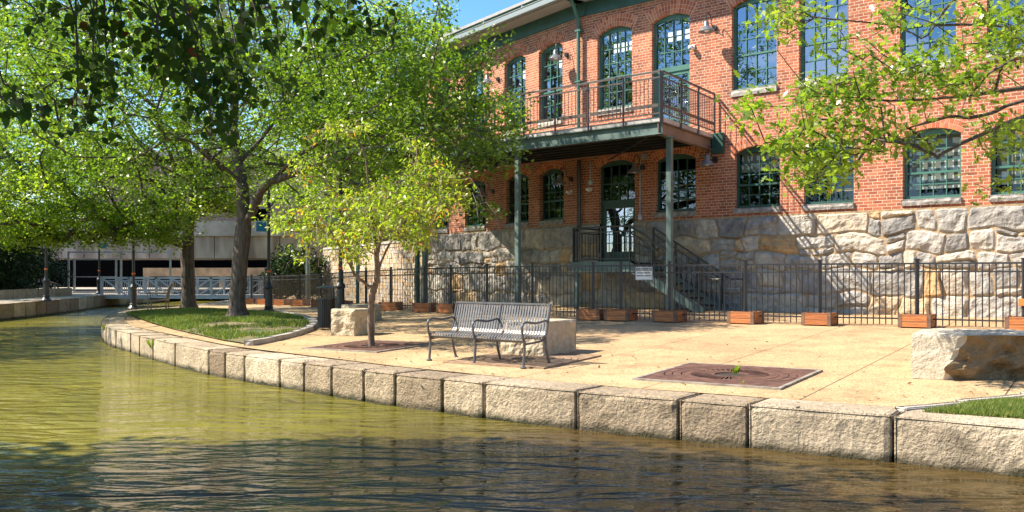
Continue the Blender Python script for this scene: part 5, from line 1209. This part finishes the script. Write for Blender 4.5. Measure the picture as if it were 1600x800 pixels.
# linden on the near bank whose twigs hang into the top left
HEART = [(0, 0, 0), (.05, .22, .03), (.22, .40, .06), (.5, .38, .05), (.78, .2, .0), (1.08, 0, -.08), (.78, -.2, .0), (.5, -.38, .05), (.22, -.40, .06), (.05, -.22, .03)]
def linden():
    t = thing('linden_tree', 'dark shaded linden on the near bank whose twigs hang into the top left', 'tree', (0, 0, 0))
    tr = refine([(-5.2, 2.6, -.25), (-5.2, 2.6, 1.2), (-5.1, 2.7, 2.6), (-4.9, 2.9, 4), (-4.6, 3, 5.5), (-4.5, 3.1, 7)], 3)
    B1 = refine([(-4.9, 2.9, 4), (-4.2, 3.8, 4.2), (-3, 4.8, 4.0), (-2, 5.4, 3.75), (-1.2, 5.8, 3.6)], 3)
    B2 = refine([(-5.1, 2.7, 2.9), (-4.8, 4.0, 3.6), (-3.8, 5.4, 3.6), (-2.8, 6.2, 3.5)], 3)
    g = random.Random(8); T = []; hang = []
    strands = [((10, -20), (75, 60), 5), ((60, -20), (100, 50), 5), ((100, -30), (165, 62), 5), ((135, -30), (150, 85), 6), ((150, -30), (165, 150), 9), ((115, 20), (120, 130), 5), ((145, 80), (160, 190), 13), ((120, 95), (118, 180), 8), ((165, 60), (175, 120), 8),
        ((175, -30), (205, 60), 9), ((200, -30), (250, 95), 10), ((230, -30), (270, 110), 10), ((255, -30), (300, 130), 13), ((280, -20), (330, 165), 15), ((300, 40), (335, 200), 18), ((290, 100), (330, 185), 13), ((330, -30), (360, 110), 9), ((350, -30), (385, 165), 14), ((340, 50), (375, 160), 12),
        ((385, -30), (410, 80), 8), ((405, -30), (440, 120), 8), ((430, -20), (500, 55), 8), ((460, -30), (540, 45), 8), ((520, -30), (600, 15), 8), ((545, -30), (585, 60), 7), ((470, 0), (500, 120), 5), ((0, 150), (75, 190), 7), ((5, 130), (30, 185), 6), ((170, -30), (190, 30), 6), ((395, 20), (395, 90), 5), ((210, -40), (420, -10), 8), ((250, 30), (290, 90), 8), ((310, 90), (330, 150), 10)]
    tw = MB()
    for (a, b, n) in strands:
        Y = g.uniform(4.6, 5.8); p0 = Vector(pt(*a, Y)); p1 = Vector(pt(*b, Y+g.uniform(-.2, .2))); mid = (p0+p1)/2+Vector((g.gauss(0, .03), 0, .03))
        up = p0+Vector((g.uniform(-.2, .1), -.05, .55)); tw.tube([up, p0, mid, p1], [.007, .006, .004, .002], 4, cap=False); T.append(up)
        for k in range(int(n*2.1)):
            q = g.random()**.7; p = p0.lerp(mid, q*2) if q < .5 else mid.lerp(p1, q*2-1); hang.append(p+Vector((g.gauss(0, .055), g.gauss(0, .08), g.gauss(0, .05)-.02)))
    TC = crown_targets((-3.6, 2.4, 5.6), (4.4, 3.0, 2.6), 330, 91, 2.9, lambda p: p.y < .3 or pxof(p)[1] < -70 or pxof(p)[0] < -60, mind=.3)
    TC += crown_targets((-9.2, 7.3, 7.3), (4.4, 2.7, 2.4), 400, 92, 4.3, lambda p: pxof(p)[1] < -45 or pxof(p)[0] < -60, mind=.3)  # unseen second crown, shaped and placed to shade the near water
    T += TC
    n, p, tip = grow([tr, B1, B2], T, step=.35, sag=.05, jit=.05, seed=15)
    branch_mesh(n, p, tip, .17, .005, 'trunk', M['bark'], t, expo=.5); tw.build('hanging_twigs', M['twig'], t)
    leaf_cloud('crown', [tuple(q) for q in TC], 42, .46, .15, M['leafC'], t, shape=HEART, flat=.6, up=.9, seed=16, base_tone=.4)
    leaf_cloud('hanging_leaves', [tuple(q) for q in hang], 2, .075, .055, M['leafC'], t, shape=HEART, flat=1, up=0., droop=2.2, seed=17, base_tone=.33, tone_c=.18)
linden()

def litter():
    P = []
    while len(P) < 420:
        px = random.uniform(250, 1590); py = random.uniform(492, 640); p = gp(px, py)
        if inside(p.x, p.y, lawn1): continue
        if -(p.x*.53+p.y*.84)+9.1 > 0: continue
        if random.random() < .45 and p.x > 0: continue
        P.append((p.x, p.y, p.z+.012))
    P = np.array(P); n = len(P); a = rng.uniform(0, 6.28, n); s = rng.uniform(.012, .035, n)[:, None]
    u = np.stack([np.cos(a), np.sin(a), rng.normal(0, .25, n)], 1); v = np.stack([-np.sin(a), np.cos(a), rng.normal(0, .25, n)], 1)
    V = np.stack([P-u*s, P+v*s*.5+np.array([0, 0, .006]), P+u*s, P-v*s*.5], 1)
    tag(raw_mesh('fallen_leaves', V.reshape(-1, 3), 4, n, rng.random(n), M['litter']), 'small brown leaves scattered over the paving', 'leaf litter', kind='stuff')
M['litter'] = leaf_mat('dry leaves', [(0, (.05, .025, .012)), (.6, (.16, .08, .03)), (1, (.35, .22, .06))], rough=.7, trans=.1, spec=.2)
litter()
# weeds on the wall joints and in the empty grate
def weed(label, p, h, n, seed, m='leafD'):
    g = random.Random(seed); t = MB(); p = Vector(p)
    for k in range(n):
        a = g.uniform(0, 6.28); l = h*g.uniform(.5, 1.2); d = Vector((math.cos(a)*g.uniform(.2, .7), math.sin(a)*g.uniform(.2, .7), 1)).normalized(); s = d.cross(Vector((0, 0, 1))).normalized()*h*.13
        c = d*l; t.add([d*l*.25, c*.62+s, c, c*.62-s], [(0, 1, 2, 3)], g.random())
    return tag(t.build('weed', M[m], None, loc=tuple(p)), label, 'weed')
weed('green weed sprouting from the hole of the empty tree grate', gc[0]+Vector((.05, -.1, .0)), .15, 22, 1); weed('tiny weed at the near edge of the empty grate', gp(1160, 601), .05, 18, 2)
weed('green weed hanging on the canal wall below the island lawn', along(236, KERB)+(-.22,), .22, 26, 3); weed('small weed on the canal wall at the island tip', along(164, KERB)+(-.15,) if along(164, KERB) else (-11.6, 26.2, -.15), .2, 18, 4)
weed('tiny green weed at the foot of the squared stone block', gp(573, 524), .07, 14, 5)
